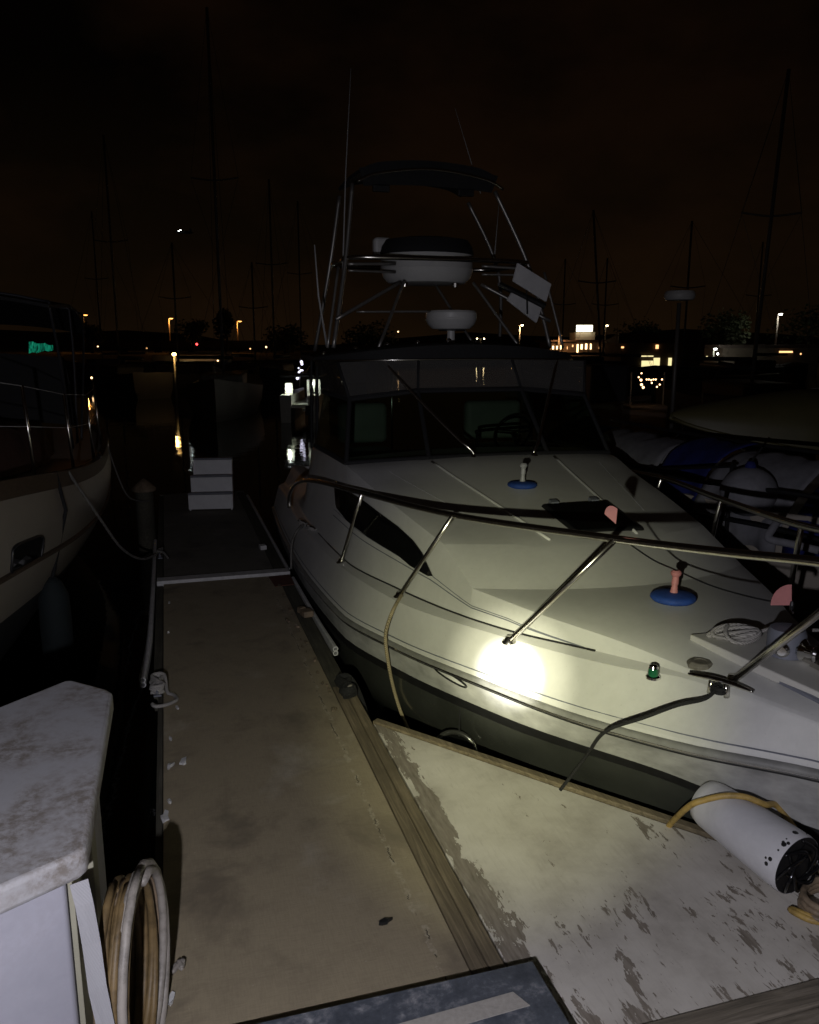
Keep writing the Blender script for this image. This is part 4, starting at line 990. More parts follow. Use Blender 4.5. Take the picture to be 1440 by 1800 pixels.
# ---- lines belonging to the mooring
ysh = [on_z(706, 1046, .53), on_z(690, 1075, .48), on_z(678, 1115, .30), on_z(682, 1160, .12), on_z(692, 1210, -.10), on_z(706, 1255, -.28), on_z(722, 1292, -.42), on_z(730, 1320, -.52)]
tag(mk('shore_power_cable', tube(catmull(ysh, 8), .0125, 8), M['rope_tan'], smooth=True), 'tan shore cable drooping from the rail foot into the gap beside the finger', 'cable')
bline = [cc+Vector((0, .0, .04)), on_z(1240, 1228, .69), on_z(1190, 1240, .66), on_z(1130, 1262, .60), on_z(1075, 1280, .50), on_z(1050, 1300, .40), on_z(1030, 1330, .22), on_z(985, 1389, .02)]
tag(mk('bow_line', tube(catmull(bline, 8), .0085, 8), M['rope_black'], smooth=True), 'black bow line from the chrome cleat down to the gusset rim', 'rope')
wrap = [cc+Vector((.022*math.cos(a), .034*math.sin(a), .012+.0022*k)) for k, a in enumerate([i*.9 for i in range(16)])]
tag(mk('line_splice', tube(catmull(wrap, 4), .0095, 8), M['rope_black'], smooth=True), 'black line turns around the legs of the bow cleat', 'rope')
sl = [on_z(533, 922, .46), on_z(521, 935, .42), on_z(513, 958, .26), on_z(512, 1000, .02)]
tag(mk('stern_line', tube(catmull(sl, 8), .012, 8), M['rope_grey'], smooth=True), 'grey line hanging from the stern quarter down to the cross strip', 'rope')

# ================================================================== NEIGHBOURING BOATS
# ---- sailboat on the left of the finger, bow-in
SX = -2.12
sb = empty('sailboat', (SX, 7.5, -.5), 'cream hulled sailboat close on the left of the finger with lifelines and rectangular port', 'sailboat')
hb = pchip([2.4, 3.2, 4, 5.6, 7.5, 9.3, 11, 12.6], [.01, .42, .72, 1.08, 1.34, 1.42, 1.36, 1.10])
shz = pchip([2.4, 5.6, 9.3, 12.6], [1.62, 1.28, .97, .99])
def sail_pt(Y, t, s=1):
    b = hb(Y); z1 = shz(Y); z = z1+(-.75-z1)*t
    w = b*(1+.03*math.sin(math.pi*min(1, t*1.6)))*(1-max(0, t-.16)**1.5*.95); return Vector((SX+s*w, Y, z))
ysb = [2.4+.2*k for k in range(52)]
for s in (1, -1):
    mk('hull_side', grid([[sail_pt(Y, .44*k/8, s) for k in range(9)] for Y in ysb]), M['cream_hull'], sb, smooth=True)
    mk('hull_bottom', grid([[sail_pt(Y, .44+.56*k/6, s) for k in range(7)] for Y in ysb]), M['dark_lower_hull'], sb, smooth=True)  # lower part of the hull, much darker than the cream topsides
    tr_ = [[sail_pt(Y, 0, s)+Vector((s*dx, 0, dz)) for dx, dz in ((-.05, .0), (-.05, .075), (.015, .075), (.02, -.05), (-.004, -.055))] for Y in ysb]
    mk('toe_rail', grid(tr_), M['teak'], sb)
    mk('rub_strake', tube([sail_pt(Y, .27, s)+Vector((s*.004, 0, 0)) for Y in ysb], .022, 6), M['teak'], sb)
mk('deck', grid([[Vector((SX+u*hb(Y), Y, shz(Y)+.004+.06*(1-u*u))) for u in (-1, -.5, 0, .5, 1)] for Y in ysb]), M['far_hull'], sb, smooth=True)
mk('transom', ([sail_pt(12.6, k/12, 1) for k in range(13)] + [sail_pt(12.6, k/12, -1) for k in range(12, -1, -1)], [tuple(range(26))]), M['cream_hull'], sb)
# hull port
rect = []
for k in range(32):
    a = 2*math.pi*k/32; cx, sy_ = math.cos(a), math.sin(a)
    u = math.copysign(abs(cx)**.35, cx)*.30; v = math.copysign(abs(sy_)**.35, sy_)*.095
    Y = 5.92+u; z = .80+v-.10*u; t = (shz(Y)-z)/(shz(Y)+.75); p_ = sail_pt(Y, t); rect.append(p_+Vector((.008, -.004, 0)))
pf = mk('port_frame', tube(rect, .010, 6, closed=True), M['black'], sb, smooth=True)
mk('port_glass', (rect, [tuple(range(32))]), M['glass'], pf)
# stanchions and lifelines
tops_ = []
for k, Y in enumerate((4.2, 5.3, 6.45, 7.7, 9.0, 10.3, 11.6)):
    b_ = sail_pt(Y, 0)+Vector((-.06, 0, .06)); t_ = b_+Vector((-.03, 0, .66)); tops_.append((b_, t_))
    mk('stanchion', tube([b_, t_], .0125, 8), M['stainless'], sb, smooth=True)
for f in (.55, .99):
    mk('lifeline', tube([a+(c-a)*f for a, c in tops_], .004, 5), M['gel_grey'], sb)
mk('chock', lathe([(.02, 0), (.03, .02), (.02, .05)], sail_pt(8.9, 0)+Vector((-.0, 0, .075)), 10), M['chrome'], sb)
# cabin trunk under a maroon cover, dodger and bimini
rows = []
for Y in [3.9+.25*k for k in range(24)]:
    w = .55+.35*min(1, (Y-3.9)/3); e = min(1, (Y-3.9)/.5)*min(1, (9.7-Y)/.3); h = shz(Y)+.08+.42*max(0, e)+.02*math.sin(Y*6)
    rows.append([Vector((SX+x*w, Y, shz(Y)+.05 if abs(x) == 1 else h-.10*x*x+.012*math.sin(Y*13+x*5))) for x in (-1, -.92, -.5, 0, .5, .92, 1)])
mk('cabin_cover', grid(rows), M['maroon'], sb, smooth=True)
rows = [[Vector((SX+x*1.15, Y, 2.62+.12*(1-x*x)-.05*abs(Y-10)/1.2-(.25*max(0, Y-10.9)))) for x in [-1+k/6 for k in range(13)]] for Y in (8.2, 8.7, 9.3, 10, 10.7, 11.2, 11.7)]
bi = mk('bimini_top', thick(*grid(rows), .03), M['canvas_black'], sb, smooth=True, auto=40)
for Y in (8.4, 10.0, 11.5):
    mk('bimini_bow', tube(catmull([Vector((SX-1.12, 9.9+.3*(Y-9.9), 1.1)), Vector((SX-1.14, Y, 2.4)), Vector((SX-1.0, Y, 2.6)), Vector((SX, Y, 2.70)), Vector((SX+1.0, Y, 2.6)), Vector((SX+1.14, Y, 2.4)), Vector((SX+1.12, 9.9+.3*(Y-9.9), 1.1))], 5), .013, 7), M['far_dark'], bi, smooth=True)
dg = mk('dodger_panel', crinkled(Vector((SX+.2, 9.72, 1.42)), Vector((SX+1.15, 9.9, 1.30)), Vector((SX+1.05, 9.95, 2.05)), Vector((SX+.2, 9.75, 2.12)), 10, 8, .012, 3), M['canvas_black'], sb, smooth=True)
gp = on_y(72, 611, 10.1)
mk('instrument_screen', grid([[gp+RT*(.27*(i/6-.5))+UP*((.13-.012*i)*(j/2-.5)+.010*math.sin(i*2.1)) for i in range(7)] for j in range(3)]), M['green_glow'], sb)
mk('mast', tube([Vector((SX, 7.0, 1.4)), Vector((SX, 7.0, 13.5))], .075, 12), M['alu'], sb, smooth=True)
mk('boom', tube([Vector((SX, 7.1, 2.35)), Vector((SX, 9.5, 2.45))], .05, 10), M['alu'], sb, smooth=True)
# dark fender over its side and the bow line to the finger cleat
fy = 6.75; fp = sail_pt(fy, .5)+Vector((.13, -.02, 0))
fe = empty('boat_fender', tuple(fp+Vector((0, 0, -.75))), 'dark teal fender hanging at the side of the cream sailboat', 'fender')
mk('fender_body', lathe([(.02, -.62), (.08, -.60), (.115, -.5), (.12, -.2), (.115, .05), (.07, .16), (.03, .20)], fp, 18), plain('teal_fender', (.006, .011, .012), .85, var=.2), fe, smooth=True)
mk('fender_rope', tube([fp+Vector((0, 0, .18)), sail_pt(fy, .12)+Vector((.03, 0, 0)), sail_pt(fy, 0)+Vector((0, 0, .08))], .014, 6), M['rope_black'], fe)
l0 = sail_pt(7.1, 0)+Vector((.01, 0, .06)); l1 = Vector((-.17, c2.y, .05))
P = [l0, l0+(l1-l0)*.25+Vector((.02, 0, -.20)), l0+(l1-l0)*.5+Vector((0, 0, -.30)), l0+(l1-l0)*.75+Vector((0, 0, -.24)), l1, l1+Vector((.03, .05, .03)), l1+Vector((-.02, -.06, .03)), l1+Vector((.04, -.10, .02)), l1+Vector((.09, -.18, -.03))]
tag(mk('mooring_rope', tube(catmull(P, 8), .0125, 8), M['rope_grey'], smooth=True), 'grey mooring rope sagging from the cream sailboat to the far left cleat', 'rope', 'mooring ropes')
l0 = sail_pt(10.4, 0)+Vector((0, 0, .05)); l1 = Vector((-.28, 11.15, .18))
tag(mk('mooring_rope', tube(catmull([l0, l0+(l1-l0)*.35+Vector((0, 0, -.34)), l0+(l1-l0)*.7+Vector((0, 0, -.22)), l1], 8), .010, 7), M['rope_grey'], smooth=True), 'thin rope sagging between the cream sailboat and the capped piling', 'rope', 'mooring ropes')

# ---- covered boat in the next slip on the right
NX = 6.35
nb_ = empty('covered_boat', (NX, 7, -.5), 'small boat under blue and white covers in the next slip on the right', 'boat')
nh = pchip([3.2, 4, 5, 6.2, 8, 10.5], [.02, .75, 1.2, 1.5, 1.6, 1.45]); ns = pchip([3.2, 6, 10.5], [.95, .78, .70])
yn = [3.2+.25*k for k in range(30)]
for s in (-1, 1):
    mk('hull_side', grid([[Vector((NX+s*nh(Y)*(1-.3*(k/6)**2), Y, ns(Y)+(-.8-ns(Y))*k/6)) for k in range(7)] for Y in yn]), M['far_hull'], nb_, smooth=True)
mk('deck', grid([[Vector((NX+u*nh(Y), Y, ns(Y)+.05*(1-u*u))) for u in (-1, -.5, 0, .5, 1)] for Y in yn]), M['far_hull'], nb_, smooth=True)
def cover(y0, y1, z_hi, x_in, mat, seed, nm, z_lo=None):
    q = random.Random(seed); ph = [q.uniform(0, 6) for _ in range(4)]; rows = []
    for j in range(17):
        Y = y0+(y1-y0)*j/16; row = []
        for i in range(15):
            t = i/14; xo = NX-nh(Y)-.06
            x = xo+(x_in)*t**1.6; z = (ns(Y)-.35 if z_lo is None else z_lo)+((z_hi)-(ns(Y)-.35 if z_lo is None else z_lo))*(1-(1-t)**2.2)
            f = .022*math.sin(Y*11+ph[0]+t*3)+.016*math.sin(Y*23+ph[1]-t*5)+.012*math.sin(t*17+ph[2]+Y*4)
            row.append(Vector((x+f, Y+.02*math.sin(t*9+ph[3]), z+f*.5)))
        rows.append(row)
    return mk(nm, thick(*grid(rows), .008), mat, nb_, smooth=True)
cover(3.6, 5.55, 1.12, .75, M['canvas_blue'], 1, 'blue_cover')
cover(5.6, 6.6, 1.20, .70, M['cover_white'], 2, 'white_cover', .45)
cover(6.62, 7.35, 1.24, .70, M['canvas_blue'], 3, 'blue_cover')
cover(7.4, 8.9, 1.18, .65, M['cover_white'], 4, 'white_cover', .5)
cover(8.92, 10.3, 1.16, .65, M['canvas_blue'], 5, 'blue_cover')
xr = lambda Y: NX-nh(Y)-.16
for z_, y0, y1 in ((.98, 4.6, 9.4), (.66, 5.0, 9.2)):
    mk('side_rail', tube(catmull([Vector((xr(y0+(y1-y0)*k/8)-.03, y0+(y1-y0)*k/8, z_+.03*math.sin(k*1.3))) for k in range(9)], 4), .019, 8), M['black'], nb_, smooth=True)
for Y in (5.0, 6.0, 7.1, 8.2, 9.2):
    mk('rail_post', tube([Vector((xr(Y)-.03, Y, .40)), Vector((xr(Y)-.02, Y, 1.18 if Y == 6.0 else 1.0))], .017, 8), M['black'], nb_, smooth=True)
for (a, b) in (((5.95, 1.16), (7.2, .95)), ((7.0, .95), (8.3, .55)), ((7.4, .6), (7.9, .2)), ((7.0, .6), (7.5, .15)), ((6.7, .62), (7.2, .12))):
    mk('lashing_line', tube([Vector((xr(a[0])-.03, a[0], a[1])), Vector((xr(b[0])-.03, b[0], b[1]))], .013, 6), M['black'], nb_)
mk('cover_edge_line', tube([Vector((NX-nh(Y)+.66, Y, 1.24)) for Y in (3.7, 5, 6.6, 7.4, 9, 10.3)], .02, 6), M['black'], nb_)
# bent white tube at the near side
bt = [on_y(1440, 968, 4.75), on_y(1395, 957, 4.9), on_y(1352, 947, 5.02), on_y(1358, 930, 5.05), on_y(1372, 910, 5.1)]
mk('bent_tube', tube(catmull(bt, 6), .030, 10), M['cover_white'], nb_, smooth=True)
for (px, py, Y, r_, lab) in ((1316, 864, 5.85, .232, 'large round white fender tied to the rail of the covered boat'), (1183, 812, 8.0, .235, 'round white fender half hidden behind the motor boat bow on the covered boat')):
    c_ = on_y(px, py, Y)
    f_ = empty('ball_fender', tuple(c_+Vector((0, 0, -r_))), lab, 'fender', 'white ball fenders on the covered boat')
    mk('ball', lathe([(r_*math.sin(math.pi*k/14)+.004, -r_*.92*math.cos(math.pi*k/14)) for k in range(15)], c_, 28), M['cover_white'], f_, smooth=True)
    mk('eye', lathe([(.05, r_*.85), (.045, r_*1.0), (.03, r_*1.12), (.01, r_*1.14)], c_, 12), M['canvas_blue'], f_, smooth=True)
    mk('lanyard', tube([c_+Vector((0, 0, r_*1.1)), c_+Vector((.12, .02, r_*1.1+.12))], .009, 6), M['rope_black'], f_)
# stern arch, ladder bits and radar on a pole
mk('stern_pulpit', join(*[tube([on_y(a, b, 10.2), on_y(c, d, 10.2)], .014, 6) for a, b, c, d in ((1196, 722, 1240, 722), (1196, 704, 1200, 752), (1223, 730, 1222, 752), (1235, 690, 1234, 712))]), M['stainless'], nb_)
rp = on_y(1195, 520, 10.9)
rpo = mk('radar_pole', tube([Vector((rp.x, 10.9, .6)), Vector((rp.x, 10.9, rp.z-.10))], .03, 10), M['alu'], nb_, smooth=True)
mk('radar_dome', lathe([(.10, -.07), (.20, -.06), (.225, -.02), (.225, .03), (.20, .07), (.08, .085)], rp, 28), M['gel'], rpo, smooth=True, auto=40)
# olive upturned dinghy strapped on top
dc = Vector((NX+.62, 8.0, 1.02)); dax = Vector((.95, -.30, 0)).normalized(); dsd = Vector((-dax.y, dax.x, 0))
dn = empty('upturned_dinghy', tuple(dc), 'olive upturned dinghy strapped on the covered boat at the right edge', 'dinghy')
rows = []
for k in range(25):
    s_ = -1.35+2.9*k/24; e = min(1, ((s_+1.38)/1.5))**.6
    rows.append([dc+dax*s_+dsd*(math.cos(math.pi*i/14)*.58*e)+Vector((0, 0, .0+.36*(1-e)+.66*e*math.sin(math.pi*i/14)**.75)) for i in range(15)])
mk('hull', thick(*grid(rows), .02), M['olive_hull'], dn, smooth=True, auto=50)
mk('gunwale_roll', join(tube([r_[0] for r_ in rows], .022, 6), tube([r_[-1] for r_ in rows], .022, 6)), M['olive_hull'], dn, smooth=True)
sk = 14; mk('strap', thick(*grid([[p+dax*o+(p-rows[sk][7]+Vector((0, 0, .5))).normalized()*.016 for p in rows[sk]] for o in (-.03, .03)]), .004), M['gel_grey'], dn)
for s_ in (-.6, .9): mk('chock', obox(dc+dax*s_+Vector((0, 0, -.13)), (.12, 1.0, .24), math.atan2(dax.y, dax.x)), M['white_plastic'], dn, bevel=.02)

# ================================================================== FAR BOATS
def far_sailboat(px, d, top_py, L, heading, label, hullm='far_dark', lean=0, spread=False, cover_m='far_dark'):
    base = at(px, 604, d); base.z = -.5; t = empty('moored_sailboat', tuple(base), label, 'sailboat', 'sailboats moored across the basin')
    Rz = Matrix.Rotation(heading, 3, 'Z'); B = L*.15
    def W_(x, y, z): return base+Rz@Vector((x, y, z))
    rows = []
    for k in range(15):
        u = -1+2*k/14; b = B*(1-max(0, u)**2.2)*(1-.25*max(0, -u)**2); sh_ = 1.05+.25*u*u+.2*max(0, u)
        rows.append([W_(x*b, u*L/2, z) for x, z in ((-1, sh_), (-.96, .5), (-.8, -.1), (0, -.5), (.8, -.1), (.96, .5), (1, sh_))])
    mk('hull', grid(rows), M[hullm], t, smooth=True)
    mk('deck', grid([[r_[0], (r_[0]+r_[-1])/2+Vector((0, 0, .06)), r_[-1]] for r_ in rows]), M[hullm], t, smooth=True)
    mk('transom', (rows[0], [tuple(range(7))]), M[hullm], t)
    mk('cabin', xform(box(-B*.55, B*.55, -L*.12, L*.22, 1.0, 1.55), Matrix.Translation(base)@Rz.to_4x4()), M[hullm], t, bevel=.12, seg=2)
    foot = W_(0, L*.08, 1.5); topz = CAM_H+(at(px, top_py, d).z-CAM_H); tp = Vector((foot.x, foot.y, topz))+RT*lean
    mk('mast', tube([foot, tp], .055, 8), M['alu'], t, smooth=True)
    mk('boom', tube([foot+Vector((0, 0, .45)), W_(0, -L*.34, 1.95)], .10, 8), M[cover_m], t, smooth=True)
    mk('forestay', tube([W_(0, L*.48, 1.4), tp], .009, 4), M['alu'], t); mk('backstay', tube([W_(0, -L*.48, 1.2), tp], .009, 4), M['alu'], t)
    mid = foot+(tp-foot)*.55; sp = RT*.9
    mk('spreader', tube(catmull([mid-sp+Vector((0, 0, .1)), mid, mid+sp+Vector((0, 0, .1))], 4), .03, 6), M['alu' if not spread else 'post'], t)
    for s in (-1, 1): mk('shroud', tube([W_(s*B*.9, L*.06, 1.1), mid+sp*s+Vector((0, 0, .1)), tp], .007, 4), M['alu'], t)
    return t
far_sailboat(393, 33, 70, 10, R(172), 'dim pale-sterned sailboat beyond the boarding steps with the tallest mast on the left', 'far_mid')
far_sailboat(330, 46, 430, 8, R(60), 'dark sailboat whose crosstree shows just right of the middle orange street lamp', spread=True)
far_sailboat(440, 52, 465, 8, R(200), 'dark sailboat with short mast just right of the third orange lamp')
far_sailboat(487, 48, 330, 9, R(160), 'dark sailboat with mast left of the white fairy lights')
far_sailboat(543, 60, 360, 9, R(40), 'dark sailboat with mast rising just left of the motor boat tower')
far_sailboat(215, 44, 250, 9, R(20), 'dark sailboat with mast between the first and second orange lamps')
far_sailboat(193, 64, 380, 8, R(110), 'smaller dark sailboat left of the mast between the first two orange lamps')
far_sailboat(1308, 26, 165, 10, R(165), 'dark sailboat with the tallest mast and crosstree at the upper right', lean=.32, spread=True)
far_sailboat(1226, 42, 392, 9, R(30), 'dark sailboat with mast just right of the radar pole')
far_sailboat(1042, 40, 380, 9, R(190), 'dark sailboat with leaning mast crossing the bright restaurant sign', lean=-.7)
far_sailboat(1073, 55, 455, 8, R(15), 'dark sailboat with mast right of the restaurant sign')
far_sailboat(1003, 62, 458, 8, R(80), 'dark sailboat with mast left of the restaurant sign')
far_sailboat(1338, 58, 430, 8, R(100), 'small dark sailboat with short mast right of the tallest right-hand mast')

# reddish hull beyond the bow
rh = at(1085, 604, 24); rh.z = -.5
rt_ = empty('moored_launch', tuple(rh), 'launch with dim reddish pale hull beyond the motor boat windscreen on the right', 'launch')
rows = []
for k in range(13):
    u = -1+2*k/12; b = .95*(1-max(0, u)**2.4); rows.append([rh+RT*(u*1.1)+FH*(x*b)+Vector((0, 0, z+.12*u)) for x, z in ((-1, 1.05), (-.93, .4), (-.6, -.2), (0, -.4), (.6, -.2), (.93, .4), (1, 1.05))])
mk('hull', grid(rows), M['far_hull'], rt_, smooth=True)
mk('deck', grid([[r_[0], (r_[0]+r_[-1])/2+Vector((0, 0, .05)), r_[-1]] for r_ in rows]), M['far_hull'], rt_, smooth=True)
mk('wheelhouse', obox(rh+Vector((0, 0, 1.55))-RT*.3, (1.1, 1.2, 1.1), -YAW), M['far_dark'], rt_, bevel=.08)

# white boat with a lit cockpit
lb = at(527, 604, 28); lb.z = -.5
lt = empty('lit_catamaran', tuple(lb), 'small white catamaran with brightly lit stern cockpit left of the motor boat', 'catamaran')
def L_(x, y, z): return lb+RT*x+FH*y+Vector((0, 0, z))
for x0 in (-.55, .42):
    V = [L_(x0+x, y, z) for y, s_ in ((0, 1), (3.5, 1), (5, .2)) for x, z in ((-.2*s_, .95), (-.17*s_, 0), (0, -.2), (.17*s_, 0), (.2*s_, .95))]
    F = [(j*5+i, j*5+i+1, (j+1)*5+i+1, (j+1)*5+i) for j in range(2) for i in range(4)] + [(0, 1, 2, 3, 4), (4, 9, 14, 10, 5, 0)]
    mk('hull', (V, F), M['cabin_lit'], lt)
mk('bridge_deck', ([L_(x, y, z) for z in (.5, .62) for x, y in ((-.75, .1), (.62, .1), (.62, 4), (-.75, 4))], [(0, 1, 2, 3), (7, 6, 5, 4), (0, 1, 5, 4), (1, 2, 6, 5), (2, 3, 7, 6), (3, 0, 4, 7)]), M['cabin_lit'], lt)
def quad_box(x0, x1, y0, y1, z0, z1): 
    V, F = box(x0, x1, y0, y1, z0, z1); return [L_(*v) for v in V], F
mk('cockpit_back', quad_box(.10, .58, .9, 1.0, .62, 1.45), M['cabin_lit'], lt)
mk('cockpit_door', quad_box(.24, .48, .88, .899, .70, 1.02), M['black'], lt)
mk('cockpit_side', quad_box(-.62, -.36, .5, .6, .62, 1.35), M['cabin_lit'], lt)
mk('cockpit_roof', quad_box(-.75, .65, .4, 2.6, 1.55, 1.62), M['far_dark'], lt)
mk('transom_step', quad_box(.05, .62, -.1, .3, .40, .50), M['cabin_lit'], lt)
mk('cockpit_lamp', lathe([(.03, 0), (.05, .03), (.03, .06)], L_(.33, .78, 1.28), 10), M['lamp_white'], lt)
mk('cockpit_lamp', lathe([(.03, 0), (.05, .03), (.03, .06)], L_(-.50, .42, 1.22), 10), M['lamp_white'], lt)
mk('outboard_motor', join(quad_box(.18, .42, -.35, -.12, .28, .62), quad_box(.26, .34, -.30, -.16, -.4, .28)), M['far_dark'], lt, bevel=.03)
for x in (.33, -.5):
    pl2 = bpy.data.lights.new('cockpit_light', 'POINT'); pl2.energy = 4; pl2.color = (.95, 1, .88); pl2.shadow_soft_size = .05
    po = bpy.data.objects.new('cockpit_light', pl2); COL.objects.link(po); po.location = L_(x, .35, 1.15)
# fairy lights up a pole
fl = empty('fairy_light_pole', tuple(at(527, 690, 34)), 'cluster of white-violet fairy lights above the lit catamaran', 'lights')
mk('pole', tube([at(527, 700, 34), at(528, 630, 34)], .02, 6), M['post'], fl)
for i, (px, py, r_) in enumerate(((530, 636, .06), (531, 640, .05), (525, 647, .03), (529, 651, .045), (526, 654, .05), (532, 651, .03), (527, 661, .06), (523, 665, .06), (528, 659, .04))):
    mk('bulb', lathe([(.01, -r_), (r_, -r_*.4), (r_, r_*.4), (.01, r_)], at(px, py, 34), 8), M['violet_white'], fl)
# boat with a festoon of warm bulbs
fbp = at(1140, 604, 19); fbp.z = -.5
fb_ = empty('festoon_boat', tuple(fbp), 'dark boat hung with warm festoon bulbs below the yellow-lit house', 'boat')
mk('hull', grid([[fbp+RT*(u*1.1+.15)+FH*(x*.6*(1-max(0, u)**2))+Vector((0, 0, z)) for x, z in ((-1, .62), (-.8, -.1), (0, -.3), (.8, -.1), (1, .62))] for u in [-1+k/6 for k in range(13)]]), M['stucco_dk'], fb_, smooth=True)
mk('cabin', obox(fbp+Vector((0, 0, .95)), (.9, .7, .7), -YAW), M['stucco_dk'], fb_, bevel=.05)
for dx in (-.35, .42): mk('awning_pole', tube([fbp+RT*dx+Vector((0, 0, .6)), fbp+RT*dx+Vector((0, 0, 2.05))], .02, 6), M['post'], fb_)
mk('festoon_wire', tube([at(1122, 655, 18.6), at(1128, 664, 18.6), at(1145, 666, 18.6), at(1166, 665, 18.6)], .006, 4), M['black'], fb_)
for i, (px, py) in enumerate(((1128, 656), (1123, 663), (1127, 668), (1137, 667), (1141, 667), (1145, 668), (1149, 667), (1153, 667), (1164, 667), (1128, 676), (1131, 681), (1155, 680), (1160, 676), (1146, 673))):
    r_ = .028 if i in (2, 9, 10) else .018
    mk('bulb', lathe([(.01, -r_), (r_, -r_*.4), (r_, r_*.4), (.01, r_)], at(px, py, 18.5), 8), M['win_amber'], fb_)

# ================================================================== THE FAR SHORE
def street_lamp(px, py, d, label, arm=1.2, mat='lamp_orange', base_z=.25, power=900, col=(1, .38, .08), r_=.46, double=False):
    h = at(px, py, d); t = empty('street_lamp', (h.x, h.y, base_z), label, 'street lamp', 'lit lamps along the far shore')
    mk('post', tube([Vector((h.x, h.y, base_z)), Vector((h.x, h.y, h.z-.2)), h+Vector((0, 0, .15))-RT*.1], lambda u: .16-.06*u, 8), M['post'], t, smooth=True)
    for s in ((1, -1) if double else (1,)):
        mk('arm', tube([h+Vector((0, 0, .1)), h+RT*arm*.5*s+Vector((0, 0, .3)), h+RT*arm*s+Vector((0, 0, .25))], .06, 6), M['post'], t)
        hd = h+RT*arm*s+Vector((0, 0, .2))
        mk('lamp_head', lathe([(.05, .18), (.25, .12), (.34, .02)], hd, 10), M['post'], t)
        mk('lamp_lens', lathe([(r_, .0), (r_*.9, -.10), (r_*.4, -.18)], hd, 10), M[mat], t)
    if power:
        l = bpy.data.lights.new('lamp_light', 'POINT'); l.energy = power; l.color = col; l.shadow_soft_size = .2
        o = bpy.data.objects.new('lamp_light', l); COL.objects.link(o); o.location = h+RT*arm*.6+Vector((0, 0, -.4))-FH*1.2
street_lamp(146, 555, 190, 'orange street lamp furthest left above the cream sailboat', .6, power=900)
street_lamp(297, 561, 190, 'orange street lamp in the middle of the three on the left', .5, power=900)
street_lamp(417, 566, 190, 'orange street lamp nearest the motor boat of the three on the left', .6, power=900)
street_lamp(914, 573, 170, 'warm street lamp seen beside the motor boat tower on the right', .5, 'lamp_warm', power=1500, col=(1, .6, .3), r_=.25)
street_lamp(845, 596, 210, 'small twin-headed lamp just above the hardtop', .9, 'lamp_warm', power=0, r_=.16, double=True)
street_lamp(1368, 554, 120, 'bright white lamp at the far right above the dinghy', .4, 'lamp_white', power=300, col=(1, .95, .85), r_=.25)
street_lamp(983, 592, 128, 'low amber lamp at the left end of the restaurant', .2, 'lamp_orange', power=260, col=(1, .5, .2), r_=.22)
street_lamp(1065, 574, 128, 'small pale lamp just right of the restaurant sign', .2, 'lamp_warm', power=0, r_=.16)
street_lamp(1255, 615, 115, 'white-green lamp on the quay right of the yellow-lit house', .2, 'lamp_white', power=160, col=(.9, 1, .9), r_=.22)

# quay shed with lit fascia on the left
qs = empty('quay_shed', tuple(at(330, 645, 96)), 'low quay shed with a lit pale fascia and post under the orange lamps', 'shed')
def Q_(px, py, d): return at(px, py, d)
def wallbox(px0, px1, py0, py1, d, th, mat, parent, name, bevel=0):
    def hp_(px, py): r_ = ray(px, py); return Vector(cam.location)+r_*(d/r_.dot(FH))
    pm = (py0+py1)/2; a = hp_(px0, pm); b = hp_(px1, pm); zt = hp_(px0, py0).z; zb = hp_(px0, py1).z
    a2 = a+FH*th; b2 = b+FH*th
    V = [Vector((p.x, p.y, z)) for z in (zb, zt) for p in (a, b, b2, a2)]
    return mk(name, (V, [(3, 2, 1, 0), (4, 5, 6, 7), (0, 1, 5, 4), (1, 2, 6, 5), (2, 3, 7, 6), (3, 0, 4, 7)]), mat, parent)
wallbox(296, 398, 619, 622.5, 95, 3, M['concrete'], qs, 'fascia')
wallbox(268, 398, 624.5, 652, 96.5, 2, M['stucco_dk'], qs, 'wall')
wallbox(302, 309, 624.2, 652, 95.2, .4, M['concrete'], qs, 'post'); wallbox(384, 390, 624.2, 652, 95.2, .4, M['concrete'], qs, 'post')
wallbox(336, 344, 637, 642, 96.4, .05, M['win_yellow'], qs, 'sign_board')
for px, py, e, c_ in ((330, 627, 40, (1, .72, .32)), (365, 627, 25, (1, .7, .4))):
    l = bpy.data.lights.new('shed_light', 'POINT'); l.energy = e; l.color = c_; l.shadow_soft_size = .15
    o = bpy.data.objects.new('shed_light', l); COL.objects.link(o); o.location = at(px, py, 93.6)
# lit lamp on a dock post across the basin, mirrored in the water
dl = at(306, 622, 40); dlt = empty('dock_lamp', (dl.x, dl.y, -.5), 'warm dock lamp on a pale post below the middle orange street lamp', 'dock lamp', 'lit lamps along the far shore')
mk('post', tube([Vector((dl.x, dl.y, -.6)), Vector((dl.x, dl.y, dl.z-.05))], .055, 10), M['concrete'], dlt, smooth=True)
mk('lamp_lens', lathe([(.03, -.10), (.09, -.06), (.10, .0), (.06, .05)], dl, 12), M['dock_lamp'], dlt)
mk('lamp_cap', lathe([(.13, .055), (.05, .11), (.01, .12)], dl, 12), M['post'], dlt)
l = bpy.data.lights.new('dock_lamp_light', 'POINT'); l.energy = 16; l.color = (1, .62, .22); l.shadow_soft_size = .06
o = bpy.data.objects.new('dock_lamp_light', l); COL.objects.link(o); o.location = dl-FH*.3+Vector((0, 0, -.12))
# elevated road behind it
er = empty('elevated_road', tuple(at(300, 610, 185)), 'dark elevated road carrying the orange street lamps on the left', 'road bridge')
wallbox(120, 520, 601, 611, 186, 9, M['stucco_dk'], er, 'road_deck')
wallbox(120, 520, 598.5, 600.9, 186, .3, M['stucco_dk'], er, 'parapet')
for px in (150, 210, 270, 330, 390, 450, 510): wallbox(px, px+7, 611.1, 622, 188, 3, M['stucco_dk'], er, 'pier')

